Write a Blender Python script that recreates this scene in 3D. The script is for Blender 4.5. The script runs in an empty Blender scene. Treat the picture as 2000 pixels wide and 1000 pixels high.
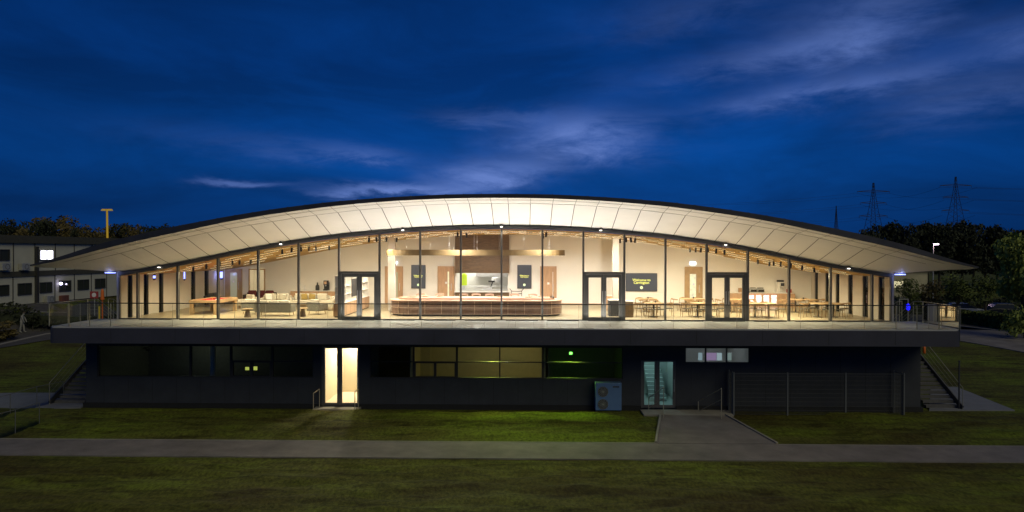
import bpy, math, random
from mathutils import Vector, Matrix
random.seed(7)
R = math.radians
S = bpy.context.scene
# ------------------------------------------------------------------ camera
CX, CY, CZ = 1.107, -34.452, 3.440
YAW, PIT, ROL, F = -0.016857, -0.00554, 0.001675, 1333.0      # fitted to the facade's mullions
c_, s_ = math.cos(YAW), math.sin(YAW)
FW = Vector((s_*math.cos(PIT), c_*math.cos(PIT), math.sin(PIT)))
RT0 = Vector((c_, -s_, 0)); UP0 = RT0.cross(FW)
RT = RT0*math.cos(ROL)+UP0*math.sin(ROL); UP = -RT0*math.sin(ROL)+UP0*math.cos(ROL)
cam = bpy.data.cameras.new('camera'); co = bpy.data.objects.new('camera', cam); S.collection.objects.link(co)
cam.sensor_width = 36; cam.lens = F/2000*36; cam.clip_start = .1; cam.clip_end = 4000
M = Matrix((RT, UP, -FW)).transposed().to_4x4(); M.translation = Vector((CX, CY, CZ)); co.matrix_world = M
S.camera = co
# ------------------------------------------------------------------ world, sun, exposure
W = bpy.data.worlds.new('World'); S.world = W; W.use_nodes = True
S.view_settings.view_transform = 'Standard'; S.view_settings.look = 'None'
S.view_settings.exposure = 0.0; S.view_settings.gamma = 1.0
SUN_EL, SUN_AZ = 40, 215      # faint soft glow from behind the camera
sl = bpy.data.lights.new('sun', 'SUN'); sl.energy = .82; sl.angle = R(40); sl.color = (1.0, .90, .58)
so = bpy.data.objects.new('sun', sl); S.collection.objects.link(so)
so.rotation_euler = (R(90-SUN_EL), 0, R(SUN_AZ-180)); so.location = (0, -60, 60)
def world():
    nt = W.node_tree; N = nt.nodes; L = nt.links; N.clear()
    def n(t, **k):
        o = N.new(t)
        for a, b in k.items(): setattr(o, a, b)
        return o
    def math_(op, a, b=None, c=None):
        m = n('ShaderNodeMath', operation=op)
        for i, v in enumerate((a, b, c)):
            if v is None: continue
            if isinstance(v, (int, float)): m.inputs[i].default_value = v
            else: L.new(v, m.inputs[i])
        return m.outputs[0]
    tc = n('ShaderNodeTexCoord'); sep = n('ShaderNodeSeparateXYZ'); L.new(tc.outputs['Generated'], sep.inputs[0])
    x, y, z = sep.outputs
    az = math_('MULTIPLY', math_('ARCTAN2', x, y), 57.3); el = math_('MULTIPLY', math_('ARCSINE', z), 57.3)
    # wispy noise, stretched along the horizon
    comb = n('ShaderNodeCombineXYZ'); L.new(math_('MULTIPLY', az, .05), comb.inputs[0]); L.new(math_('MULTIPLY', el, .17), comb.inputs[1])
    comb.inputs[2].default_value = 3.7
    def noise(scale, det, rough, dist=0, off=None):
        t = n('ShaderNodeTexNoise'); t.inputs['Scale'].default_value = scale; t.inputs['Detail'].default_value = det
        t.inputs['Roughness'].default_value = rough; t.inputs['Distortion'].default_value = dist
        if off:
            v = n('ShaderNodeVectorMath', operation='ADD'); L.new(comb.outputs[0], v.inputs[0]); v.inputs[1].default_value = off
            L.new(v.outputs[0], t.inputs['Vector'])
        else: L.new(comb.outputs[0], t.inputs['Vector'])
        return t.outputs['Fac']
    n1 = noise(1.0, 7, .6, .5); n2 = noise(2.9, 9, .66, .35, (5, 2, 1)); nw = noise(1.7, 4, .6, 0, (1, 9, 4))
    azw = math_('ADD', az, math_('MULTIPLY', math_('SUBTRACT', nw, .5), 9))
    elw = math_('ADD', el, math_('MULTIPLY', math_('SUBTRACT', n2, .5), 3.2))
    def blob(a0, e0, sa, se, amp, tilt=0):
        da = math_('SUBTRACT', azw, a0); de = math_('SUBTRACT', math_('SUBTRACT', elw, e0), math_('MULTIPLY', da, tilt))
        u = math_('DIVIDE', da, sa); v = math_('DIVIDE', de, se)
        r = math_('ADD', math_('MULTIPLY', u, u), math_('MULTIPLY', v, v))
        return math_('MULTIPLY', math_('EXPONENT', math_('MULTIPLY', r, -1)), amp)
    tot = None
    for b in [(5.2, 9.7, 5.2, 1.6, 1.05, .03), (-3.0, 6.4, 4.2, 1.2, 1.15, .1), (-10.5, 5.0, 5.5, .5, 1.4, 0), (-22.5, 5.4, 2.2, .34, .6, 0), (-14, 7.9, 4, .5, .35, -.08),
              (26, 16.5, 6, 2.6, .42, .25), (18, 15.0, 8, 1.1, .30, .12), (25, 12.4, 8, .9, .46, .10), (33, 10.8, 5, 1.6, .30, .1), (36, 14.5, 4, 1.2, .3, 0), (-2, 11.3, 5, .5, .22, .05), (14, 19, 8, 1.6, .14, .1), (-20, 8.3, 9, .9, .12, -.05)]:
        o = blob(*b); tot = o if tot is None else math_('ADD', tot, o)
    tex = math_('MULTIPLY_ADD', math_('SUBTRACT', n2, .5), 3.0, .85)
    tex = math_('MAXIMUM', tex, 0.0)
    cl = math_('MULTIPLY', tot, tex)
    # dark cloud veil
    ramp = n('ShaderNodeValToRGB'); L.new(n1, ramp.inputs[0])
    ramp.color_ramp.elements[0].position = .36; ramp.color_ramp.elements[1].position = .66
    ramp.color_ramp.elements[0].color = (.60, .60, .60, 1); ramp.color_ramp.elements[1].color = (1.0, 1.0, 1.0, 1)
    # base gradient by elevation
    g = n('ShaderNodeValToRGB'); L.new(math_('DIVIDE', el, 24), g.inputs[0])
    e = g.color_ramp.elements; e[0].position = 0; e[0].color = (.001, .036, .175, 1); e[1].position = 1; e[1].color = (.001, .028, .150, 1)
    q = e.new(.28); q.color = (.001, .066, .320, 1); q = e.new(.6); q.color = (.001, .045, .240, 1)
    # physical sky underneath, at a low dusk strength
    sky = n('ShaderNodeTexSky', sky_type='NISHITA'); sky.sun_disc = False
    sky.sun_elevation = R(-2); sky.sun_rotation = R(0)
    mx = n('ShaderNodeMix', data_type='RGBA', blend_type='MULTIPLY'); mx.inputs[0].default_value = 1
    L.new(g.outputs[0], mx.inputs[6]); L.new(ramp.outputs[0], mx.inputs[7])
    # side to side dimming: brightest over the roof
    da = math_('DIVIDE', math_('SUBTRACT', az, 2), 38)
    fall = math_('ADD', math_('MULTIPLY_ADD', math_('EXPONENT', math_('MULTIPLY', math_('MULTIPLY', da, da), -1)), .55, .48), math_('MULTIPLY', math_('GREATER_THAN', math_('ABSOLUTE', az), 75), .35))
    mf = n('ShaderNodeMix', data_type='RGBA', blend_type='MULTIPLY'); mf.inputs[0].default_value = 1
    L.new(mx.outputs[2], mf.inputs[6]); L.new(fall, mf.inputs[7])
    add = n('ShaderNodeMix', data_type='RGBA', blend_type='ADD'); add.inputs[0].default_value = .002
    L.new(mf.outputs[2], add.inputs[6]); L.new(sky.outputs[0], add.inputs[7])
    cm = n('ShaderNodeMix', data_type='RGBA'); L.new(math_('MINIMUM', math_('MULTIPLY', cl, .80), .9), cm.inputs[0])
    L.new(add.outputs[2], cm.inputs[6]); cm.inputs[7].default_value = (.135, .225, .58, 1)
    bg = n('ShaderNodeBackground'); L.new(cm.outputs[2], bg.inputs[0]); bg.inputs[1].default_value = 1.0
    out = n('ShaderNodeOutputWorld'); L.new(bg.outputs[0], out.inputs[0])
world()
try:
    S.cycles.max_bounces = 7; S.cycles.diffuse_bounces = 4; S.cycles.transparent_max_bounces = 24; S.cycles.glossy_bounces = 3
    S.cycles.sample_clamp_indirect = 4; S.cycles.use_denoising = True; S.cycles.caustics_reflective = False; S.cycles.caustics_refractive = False
    S.cycles.blur_glossy = 1
except Exception: pass

# ------------------------------------------------------------------ pixel -> place (each given its own real distance)
def ray(x, y): return FW + RT*((x-1000)/F) - UP*((y-500)/F)
CAM = Vector((CX, CY, CZ))
def at(x, y, Y):
    d = ray(x, y); return CAM + d*((Y-CY)/d.y)
def flat(x, y, Z):
    d = ray(x, y); return CAM + d*((Z-CZ)/d.z)
def plane(x, y, p, nrm):
    d = ray(x, y); return CAM + d*((Vector(p)-CAM).dot(Vector(nrm))/d.dot(Vector(nrm)))
def backY(X): return 10.75 - .0695*X                 # the room's rear wall is a few degrees off the facade
BN = Vector((.0695, 1, 0))
def back(x, y, off=0.0): return plane(x, y, (0, 10.75-off, 0), BN)
def interp(tab, x):
    x = abs(x)
    if x <= tab[0][0]: return tab[0][1]
    for (a, b), (c, d) in zip(tab, tab[1:]):
        if x <= c: return b + (d-b)*(x-a)/(c-a)
    (a, b), (c, d) = tab[-2:]
    return d + (d-b)/(c-a)*(x-c)
def smooth(tab):      # quadratic-ish resample so that the arch has no facets
    xs = [i*.1 for i in range(0, 216)]
    ys = [interp(tab, x) for x in xs]
    for _ in range(60):
        ys = [ys[0]+(ys[1]-ys[0])*.3] + [(ys[i-1]+2*ys[i]+ys[i+1])/4 for i in range(1, len(ys)-1)] + [ys[-1]]
    return list(zip(xs, ys))
LOW = smooth([(0, 5.885), (2.3, 5.86), (5, 5.73), (7.4, 5.52), (10, 5.18), (12.2, 4.82), (14.27, 4.38), (16.1, 3.99), (17.5, 3.68), (18.6, 3.40), (19.7, 3.09), (20.4, 2.92), (21.3, 2.77)])
TOP = smooth([(0, 6.06), (2.3, 6.04), (5, 5.90), (7.5, 5.71), (10, 5.40), (12.2, 5.05), (14.5, 4.62), (15.4, 4.43), (16.8, 4.12), (18.4, 3.72), (19.6, 3.30), (20.35, 3.07), (21.3, 2.83)])
GRV = smooth([(0, 5.72), (2.3, 5.71), (4.2, 5.62), (6.6, 5.42), (9, 5.13), (11.3, 4.77), (12.7, 4.55), (14.8, 4.13), (16.3, 3.78), (17.6, 3.44), (19.2, 3.05), (20.2, 2.82), (21.3, 2.66)])
HEAD = smooth([(0, 4.80), (2.03, 4.77), (4.08, 4.68), (6.1, 4.545), (8.17, 4.345), (10.25, 4.065), (12.32, 3.71), (14.42, 3.285), (16.5, 2.87), (18.6, 2.51), (19.5, 2.38), (21.3, 2.2)])
def ceil_z(X): return interp(HEAD, X) - .19
G = -4.25
PITCH = 2.06

# ------------------------------------------------------------------ materials
def mat(name, col, rough=.6, metal=0, var=0.0, vscale=4, bump=0, bscale=40, emit=None, estr=0, coat=0, stretch=None, spec=None, col2=None, det=6):
    m = bpy.data.materials.new(name); m.use_nodes = True; nt = m.node_tree; N = nt.nodes; L = nt.links
    b = N['Principled BSDF']; b.inputs['Roughness'].default_value = rough; b.inputs['Metallic'].default_value = metal
    if spec is not None: b.inputs['Specular IOR Level'].default_value = spec
    b.inputs['Base Color'].default_value = (*col, 1)
    if var or col2:
        tc = N.new('ShaderNodeTexCoord'); mp = N.new('ShaderNodeMapping'); L.new(tc.outputs['Object'], mp.inputs[0])
        if stretch: mp.inputs['Scale'].default_value = stretch
        t = N.new('ShaderNodeTexNoise'); t.inputs['Scale'].default_value = vscale; t.inputs['Detail'].default_value = det; t.inputs['Roughness'].default_value = .65
        L.new(mp.outputs[0], t.inputs['Vector'])
        r = N.new('ShaderNodeValToRGB'); r.color_ramp.elements[0].position = .32; r.color_ramp.elements[1].position = .68
        a = col2 or tuple(c*(1-var) for c in col); d = col if col2 else tuple(min(1, c*(1+var)) for c in col)
        r.color_ramp.elements[0].color = (*a, 1); r.color_ramp.elements[1].color = (*d, 1)
        L.new(t.outputs['Fac'], r.inputs[0]); L.new(r.outputs[0], b.inputs['Base Color'])
    if bump:
        tc2 = N.new('ShaderNodeTexCoord'); t2 = N.new('ShaderNodeTexNoise'); t2.inputs['Scale'].default_value = bscale; t2.inputs['Detail'].default_value = 5
        L.new(tc2.outputs['Object'], t2.inputs['Vector'])
        bp = N.new('ShaderNodeBump'); bp.inputs['Strength'].default_value = bump; bp.inputs['Distance'].default_value = .05
        L.new(t2.outputs['Fac'], bp.inputs['Height']); L.new(bp.outputs[0], b.inputs['Normal'])
    if emit:
        b.inputs['Emission Color'].default_value = (*emit, 1); b.inputs['Emission Strength'].default_value = estr
    return m
def glass(name, tint=(1, 1, 1), refl=1.0, dirt=0.0, ior=1.45):
    m = bpy.data.materials.new(name); m.use_nodes = True; nt = m.node_tree; N = nt.nodes; L = nt.links; N.clear()
    tr = N.new('ShaderNodeBsdfTransparent'); tr.inputs[0].default_value = (*tint, 1)
    gl = N.new('ShaderNodeBsdfGlossy'); gl.inputs['Roughness'].default_value = .02
    fr = N.new('ShaderNodeFresnel'); fr.inputs['IOR'].default_value = ior
    mu = N.new('ShaderNodeMath'); mu.operation = 'MULTIPLY'; mu.inputs[1].default_value = refl; L.new(fr.outputs[0], mu.inputs[0])
    mx = N.new('ShaderNodeMixShader'); L.new(mu.outputs[0], mx.inputs[0]); L.new(tr.outputs[0], mx.inputs[1]); L.new(gl.outputs[0], mx.inputs[2])
    last = mx.outputs[0]
    if dirt:
        df = N.new('ShaderNodeBsdfDiffuse'); df.inputs[0].default_value = (.6, .65, .6, 1)
        m2 = N.new('ShaderNodeMixShader'); m2.inputs[0].default_value = dirt; L.new(last, m2.inputs[1]); L.new(df.outputs[0], m2.inputs[2]); last = m2.outputs[0]
    o = N.new('ShaderNodeOutputMaterial'); L.new(last, o.inputs[0]); return m
WARM = (1.0, .80, .50)
m_roof = mat('roof metal', (.045, .047, .055), .5, .3, var=.25, vscale=1.2)
m_soff = mat('soffit panel', (.78, .76, .72), .55, var=.05, vscale=.6)
m_joint = mat('joint', (.10, .09, .08), .8)
m_frame = mat('frame grey', (.13, .128, .12), .45, .3)
m_glass = glass('clear glass', (.97, .98, .97), 1.3)
m_bal = glass('balustrade glass', (.93, .965, .95), 1.0, .012)
m_dark_glass = glass('tinted glass', (.55, .62, .58), 1.0)
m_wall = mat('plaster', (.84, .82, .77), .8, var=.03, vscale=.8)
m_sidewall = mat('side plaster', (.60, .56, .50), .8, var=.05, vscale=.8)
m_floor = mat('room floor', (.42, .35, .23), .35, var=.12, vscale=3, stretch=(.6, 6, 1))
m_deck = mat('deck tiles', (.40, .41, .39), .5, var=.08, vscale=.9)
m_fascia = mat('slab cladding', (.036, .038, .054), .6, var=.18, vscale=.7, bump=.1)
m_lower = mat('lower cladding', (.034, .039, .045), .7, var=.2, vscale=.8, bump=.1)
m_plinth = mat('plinth', (.012, .013, .012), .8, var=.2)
m_ceil = mat('timber ceiling', (.46, .30, .09), .75, var=.18, vscale=2, stretch=(.5, 5, 1), det=2)
m_oak = mat('oak', (.50, .32, .19), .5, var=.15, vscale=3, stretch=(5, 5, .6))
m_oak_y = mat('pale oak', (.42, .29, .155), .5, var=.15, vscale=3, stretch=(1, 6, 1))
m_walnut = mat('walnut', (.14, .088, .042), .5, var=.28, vscale=3, stretch=(1, 1, 7))
m_counter = mat('counter front', (.27, .18, .145), .5, var=.2, vscale=3)
m_top = mat('counter top', (.66, .45, .33), .4, var=.08)
m_chair = mat('chair oak', (.30, .20, .10), .5, var=.1)
m_seat = mat('seat pad', (.10, .09, .07), .8)
m_red = mat('red cloth', (.50, .03, .03), .8)
m_black = mat('black metal', (.015, .015, .015), .5)
m_dgrey = mat('dark grey', (.045, .047, .05), .6, var=.1)
m_grey = mat('grey fabric', (.18, .175, .15), .9, var=.12, vscale=9)
m_cream = mat('cream fabric', (.50, .47, .39), .9, var=.06, vscale=9)
m_olive = mat('mustard fabric', (.30, .22, .07), .9)
m_white = mat('white paint', (.80, .79, .76), .5, var=.03)
m_steel = mat('stainless steel', (.62, .63, .64), .35, .5, var=.1)
m_galv = mat('galvanised steel', (.50, .50, .44), .45, .5, var=.1)
m_hand = mat('brushed rail', (.42, .40, .30), .4, .4)
m_rail2 = mat('dull rail', (.16, .17, .16), .5, .4)
m_orange = mat('orange plastic', (.75, .17, .02), .5)
m_yellow = mat('yellow plastic', (.70, .50, .03), .5)
m_hiviz = mat('high visibility cloth', (.62, .85, .04), .6, emit=(.6, .9, .05), estr=.12)
m_screen = mat('screen', (.03, .032, .035), .3, emit=(.055, .058, .066), estr=1)
m_text = mat('screen lettering', (.6, .6, .1), .5, emit=(.85, .88, .22), estr=1.0)
m_text2 = mat('screen emblem', (.6, .7, .4), .5, emit=(.60, .72, .42), estr=1.0)
m_led = mat('led diffuser', (.8, .8, .8), .5, emit=(1.0, .78, .36), estr=4.5)
m_led_c = mat('led diffuser centre', (.8, .8, .8), .5, emit=(1.0, .80, .50), estr=9)
m_ledw = mat('lamp lens', (.8, .8, .8), .5, emit=(1.0, .93, .8), estr=8)
m_blue = mat('cold lamp', (.5, .5, .8), .5, emit=(.24, .30, 1.0), estr=3.2)
m_bluep = mat('blue lamp', (.02, .02, .8), .5, emit=(.01, .01, 1.0), estr=1.6)
m_exit = mat('exit sign', (.8, .9, .9), .5, emit=(.75, .88, 1.0), estr=3.5)
m_purple = mat('street lamp lens', (.8, .7, .8), .5, emit=(.95, .72, 1.0), estr=14)
m_green = mat('exit lamp', (.1, .8, .2), .5, emit=(.20, 1.0, .12), estr=5)
m_cabin = mat('cabin cladding', (.50, .50, .40), .7, var=.08, vscale=.5)
m_cabroof = mat('cabin roof', (.055, .055, .04), .8, var=.2)
m_cabwin = mat('dark pane', (.03, .035, .03), .15)
m_cabtrim = mat('cabin trim', (.03, .03, .028), .6)
m_lit = mat('lit window', (.9, .9, 1), .5, emit=(.88, .87, 1.0), estr=4)
m_brick = mat('kerb stone', (.24, .23, .20), .8, var=.12, vscale=3)
m_step = mat('step concrete', (.10, .10, .095), .85, var=.15)
m_asph = mat('asphalt', (.060, .057, .052), .85, var=.22, vscale=1.5, bump=.2, bscale=60)
m_path = mat('path tarmac', (.165, .152, .138), .85, var=.30, vscale=.8, bump=.2, bscale=60)
m_pave = mat('paving slabs', (.16, .17, .18), .8, var=.15, vscale=1.3)
m_line = mat('road paint', (.55, .55, .5), .7, var=.1)
m_bark = mat('bark', (.055, .045, .03), .9, var=.3, bump=.4, bscale=20)
m_leafA = mat('leaves dark', (.022, .030, .009), .8, var=.5, vscale=.8)
m_leafB = mat('leaves olive', (.115, .090, .022), .8, var=.5, vscale=.8)
m_leafC = mat('leaves green', (.085, .115, .016), .8, var=.5, vscale=.9)
m_leafD = mat('leaves bright', (.22, .27, .05), .8, var=.4, vscale=.9)
m_pylon = mat('pylon steel', (.02, .022, .03), .6, .3)
m_carw = mat('car paint silver', (.42, .45, .48), .3, .3)
m_card = mat('car paint dark', (.012, .014, .018), .3, .3)
m_tyre = mat('tyre', (.01, .01, .01), .8)
m_acu = mat('heat pump casing', (.10, .19, .36), .5, var=.06)
m_yroom = mat('room paint', (.62, .55, .30), .8, var=.05)  # yellow of the room's lamplight put into the wall colour
m_wroom = mat('hall paint', (.85, .76, .58), .8)
m_croom = mat('stairwell paint', (.50, .60, .55), .8)
m_skin = mat('skin', (.45, .30, .22), .6)
m_cloth = mat('pale clothing', (.26, .26, .23), .9, var=.1)
m_hair = mat('hair', (.08, .06, .04), .8)
def grass_mat():
    m = bpy.data.materials.new('grass'); m.use_nodes = True; nt = m.node_tree; N = nt.nodes; L = nt.links
    b = N['Principled BSDF']; b.inputs['Roughness'].default_value = .9; b.inputs['Specular IOR Level'].default_value = .15
    tc = N.new('ShaderNodeTexCoord')
    def noi(s, d, st=None):
        t = N.new('ShaderNodeTexNoise'); t.inputs['Scale'].default_value = s; t.inputs['Detail'].default_value = d; t.inputs['Roughness'].default_value = .65
        if st:
            mp = N.new('ShaderNodeMapping'); mp.inputs['Scale'].default_value = st; L.new(tc.outputs['Object'], mp.inputs[0]); L.new(mp.outputs[0], t.inputs[0])
        else: L.new(tc.outputs['Object'], t.inputs['Vector'])
        return t.outputs['Fac']
    a = noi(.35, 6, (.45, 1, 1)); f = noi(9, 6, (1, .55, 1))
    r = N.new('ShaderNodeValToRGB'); L.new(a, r.inputs[0]); e = r.color_ramp.elements
    e[0].position = .36; e[0].color = (.052, .046, .010, 1); e[1].position = .64; e[1].color = (.105, .140, .014, 1)
    q = e.new(.5); q.color = (.080, .088, .015, 1)
    r2 = N.new('ShaderNodeValToRGB'); L.new(f, r2.inputs[0]); r2.color_ramp.elements[0].position = .3; r2.color_ramp.elements[1].position = .7
    r2.color_ramp.elements[0].color = (.38, .38, .38, 1); r2.color_ramp.elements[1].color = (1.5, 1.5, 1.25, 1)
    mx = N.new('ShaderNodeMix'); mx.data_type = 'RGBA'; mx.blend_type = 'MULTIPLY'; mx.inputs[0].default_value = 1
    L.new(r.outputs[0], mx.inputs[6]); L.new(r2.outputs[0], mx.inputs[7])
    r3 = N.new('ShaderNodeValToRGB'); L.new(noi(1.3, 5, (.45, 1.9, 1)), r3.inputs[0]); r3.color_ramp.elements[0].position = .50; r3.color_ramp.elements[1].position = .66  # dark streaks: shade of dents in the turf put into the colour
    r3.color_ramp.elements[0].color = (1.1, 1.1, 1.1, 1); r3.color_ramp.elements[1].color = (.50, .46, .42, 1)
    m3 = N.new('ShaderNodeMix'); m3.data_type = 'RGBA'; m3.blend_type = 'MULTIPLY'; m3.inputs[0].default_value = 1
    L.new(mx.outputs[2], m3.inputs[6]); L.new(r3.outputs[0], m3.inputs[7]); L.new(m3.outputs[2], b.inputs['Base Color'])
    bp = N.new('ShaderNodeBump'); bp.inputs['Strength'].default_value = .6; bp.inputs['Distance'].default_value = .08
    L.new(noi(9, 6), bp.inputs['Height']); L.new(bp.outputs[0], b.inputs['Normal'])
    return m
m_grass = grass_mat()

# ------------------------------------------------------------------ builders
class MB:
    def __init__(s): s.v = []; s.f = []; s.m = []
    def quad(s, a, b, c, d, mi=0):
        n = len(s.v); s.v += [Vector(a), Vector(b), Vector(c), Vector(d)]; s.f.append((n, n+1, n+2, n+3)); s.m.append(mi); return s
    def tri(s, a, b, c, mi=0):
        n = len(s.v); s.v += [Vector(a), Vector(b), Vector(c)]; s.f.append((n, n+1, n+2)); s.m.append(mi); return s
    def box(s, x0, x1, y0, y1, z0, z1, mi=0):
        n = len(s.v)
        s.v += [Vector((x, y, z)) for z in (z0, z1) for x, y in ((x0, y0), (x1, y0), (x1, y1), (x0, y1))]
        for q in ((3, 2, 1, 0), (4, 5, 6, 7), (0, 1, 5, 4), (1, 2, 6, 5), (2, 3, 7, 6), (3, 0, 4, 7)):
            s.f.append(tuple(n+i for i in q)); s.m.append(mi)
        return s
    def bar(s, a, b, w, h=None, mi=0):
        """square bar between two points"""
        a = Vector(a); b = Vector(b); d = (b-a).normalized(); h = h or w
        u = d.cross(Vector((0, 0, 1)));
        if u.length < 1e-3: u = Vector((1, 0, 0))
        u.normalize(); k = u.cross(d).normalized(); n = len(s.v)
        for p in (a, b):
            for i, j in ((-1, -1), (1, -1), (1, 1), (-1, 1)): s.v.append(p+u*(i*w/2)+k*(j*h/2))
        for q in ((0, 1, 2, 3), (7, 6, 5, 4), (0, 4, 5, 1), (1, 5, 6, 2), (2, 6, 7, 3), (3, 7, 4, 0)):
            s.f.append(tuple(n+i for i in q)); s.m.append(mi)
        return s
    def tube(s, a, b, r0, r1=None, seg=10, mi=0, caps=True):
        a = Vector(a); b = Vector(b); r1 = r0 if r1 is None else r1; d = (b-a).normalized()
        u = d.orthogonal().normalized(); k = d.cross(u); n = len(s.v)
        for p, r in ((a, r0), (b, r1)):
            for i in range(seg):
                t = 2*math.pi*i/seg; s.v.append(p+(u*math.cos(t)+k*math.sin(t))*r)
        for i in range(seg):
            j = (i+1) % seg; s.f.append((n+i, n+j, n+seg+j, n+seg+i)); s.m.append(mi)
        if caps:
            s.f.append(tuple(n+seg-1-i for i in range(seg))); s.m.append(mi)
            s.f.append(tuple(n+seg+i for i in range(seg))); s.m.append(mi)
        return s
    def lathe(s, c, prof, seg=16, mi=0, sx=1, sy=1):
        c = Vector(c); n = len(s.v); k = len(prof)
        for r, z in prof:
            for i in range(seg):
                t = 2*math.pi*i/seg; s.v.append(c+Vector((r*sx*math.cos(t), r*sy*math.sin(t), z)))
        for j in range(k-1):
            for i in range(seg):
                q = (i+1) % seg; s.f.append((n+j*seg+i, n+j*seg+q, n+(j+1)*seg+q, n+(j+1)*seg+i)); s.m.append(mi)
        s.f.append(tuple(n+seg-1-i for i in range(seg))); s.m.append(mi)
        s.f.append(tuple(n+(k-1)*seg+i for i in range(seg))); s.m.append(mi)
        return s
    def prism(s, poly, z0, z1, mi=0):
        n = len(s.v); k = len(poly)
        for z in (z0, z1):
            for p in poly: s.v.append(Vector((p[0], p[1], z)))
        s.f.append(tuple(n+k-1-i for i in range(k))); s.m.append(mi); s.f.append(tuple(n+k+i for i in range(k))); s.m.append(mi)
        for i in range(k):
            j = (i+1) % k; s.f.append((n+i, n+j, n+k+j, n+k+i)); s.m.append(mi)
        return s
    def build(s, name, mats, parent=None, bevel=0, smooth_=False, label=None):
        if not isinstance(mats, (list, tuple)): mats = [mats]
        off = parent_loc(parent)
        me = bpy.data.meshes.new(name); me.from_pydata([tuple(v-off) for v in s.v], [], s.f); me.update()
        for m in mats: me.materials.append(m)
        for p, mi in zip(me.polygons, s.m): p.material_index = mi
        if smooth_: me.polygons.foreach_set('use_smooth', [True]*len(me.polygons))
        o = bpy.data.objects.new(name, me); S.collection.objects.link(o)
        if parent: o.parent = parent
        if bevel:
            b = o.modifiers.new('bevel', 'BEVEL'); b.width = bevel; b.segments = 2; b.limit_method = 'ANGLE'
        if label: o['label'] = label
        return o
def parent_loc(p):
    v = Vector((0, 0, 0))
    while p: v += p.location; p = p.parent
    return v
def tag(o, label, cat, group=None, kind=None):
    o['label'] = label; o['category'] = cat
    if group: o['group'] = group
    if kind: o['kind'] = kind
    return o
def structure(o, label=None):
    o['kind'] = 'structure'
    if label: o['label'] = label
    return o
def empty(name, loc, label, cat, group=None, rz=0):
    o = bpy.data.objects.new(name, None); S.collection.objects.link(o); o.location = loc; o.rotation_euler.z = rz
    o.empty_display_size = .2
    return tag(o, label, cat, group)
def kids(o): return [c for c in S.collection.objects if c.parent == o]
def copy_tree(o, par=None, cache={}):
    c = o.copy(); S.collection.objects.link(c)
    if par: c.parent = par
    for ch in list(o.children): copy_tree(ch, c)
    return c
ORD = ['', 'first', 'second', 'third', 'fourth', 'fifth', 'sixth', 'seventh', 'eighth', 'ninth', 'tenth', 'eleventh', 'twelfth', 'thirteenth', 'fourteenth', 'fifteenth', 'sixteenth', 'seventeenth', 'eighteenth', 'nineteenth', 'twentieth']
def ordn(i, n=None, what='from the left'):
    if i == 1: return 'leftmost'
    if n and i == n: return 'rightmost'
    if n and i > n/2+.5:
        j = n-i+1
        return ORD[j]+' from the right'
    return (ORD[i] if i < len(ORD) else str(i)+'th')+' '+what
def lamp(kind, name, loc, energy, col, parent=None, size=.1, sizey=None, rot=None, spot=None, blend=.6, spread=None):
    l = bpy.data.lights.new(name, kind); l.energy = energy; l.color = col
    if kind == 'AREA':
        l.size = size
        if sizey: l.shape = 'RECTANGLE'; l.size_y = sizey
        if spread: l.spread = spread
    else: l.shadow_soft_size = size
    if spot: l.spot_size = R(spot); l.spot_blend = blend
    o = bpy.data.objects.new(name, l); S.collection.objects.link(o)
    if parent: o.parent = parent
    o.location = Vector(loc)-parent_loc(parent)
    if rot is not None:
        if isinstance(rot, Vector): o.rotation_euler = rot.to_track_quat('-Z', 'Y').to_euler()
        else: o.rotation_euler = rot
    return o
def noise2(x, y):
    from mathutils import noise as nz
    return nz.noise(Vector((x, y, 0)))

# ================================================================== GROUND
def gz(X, Y):
    """ground height: flat lawn in front, a gentle rise behind, a bank under the cabins"""
    t = min(1, max(0, (Y-6)/20)); t = t*t*(3-2*t)
    z = G + .75*t
    if X < -30:
        u = min(1, max(0, (-X-40.5)/3)); w = min(1, max(0, (Y-20)/5)); z += 2.0*u*u*(3-2*u)*w
    if Y > 60: z += (Y-60)*.012
    return z
def build_ground():
    xs = sorted(set([-900, -500, -300, -200, -150, -110, -85, -70, -60]+[-56+i*.8 for i in range(0, 39)]+[-25+i*.3 for i in range(0, 167)]+[25.6+i*.8 for i in range(0, 33)]+[60, 70, 85, 110, 150, 200, 300, 500, 900]))
    ys = sorted(set([-120, -80, -60, -50, -42, -38, -34, -30]+[-26+i*.2 for i in range(0, 165)]+[7+i*1.2 for i in range(0, 46)]+[66, 75, 90, 110, 140, 180, 250, 400, 700, 1500]))
    mb = MB(); nx = len(xs)
    for y in ys:
        for x in xs:
            z = gz(x, y)
            if y < -1.4 and y > -36 and abs(x) < 52:
                far = min(1, abs(y+8.0)/2.2) if -10.5 < y < -5.5 else 1
                z += .05*noise2(x*.55, y*1.3)*far+.02*noise2(x*1.9+7, y*2.7)*far - .01
                if y < -9.3: z += (.16*max(0, noise2(x*.35+3, y*1.1))+.07*noise2(x*1.1, y*2.6)-.10*max(0, noise2(x*.6+31, y*2.2)-.18))*min(1, (-9.3-y)/1.0)
                elif y < -1.4 and y > -6.9: z += (.12+.10*noise2(x*.5+9, y*1.6)+.05*noise2(x*1.3, y*3))*min(1, (y+6.9)/1.2)*min(1, (-1.4-y)/.6)*(0 if 6.0 < x < 15.2 else 1)
            mb.v.append(Vector((x, y, z)))
    for j in range(len(ys)-1):
        for i in range(nx-1):
            a = j*nx+i; mb.f.append((a, a+1, a+nx+1, a+nx)); mb.m.append(0)
    structure(mb.build('ground', m_grass, smooth_=True), 'dark olive grass lawn around the building')
build_ground()
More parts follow.
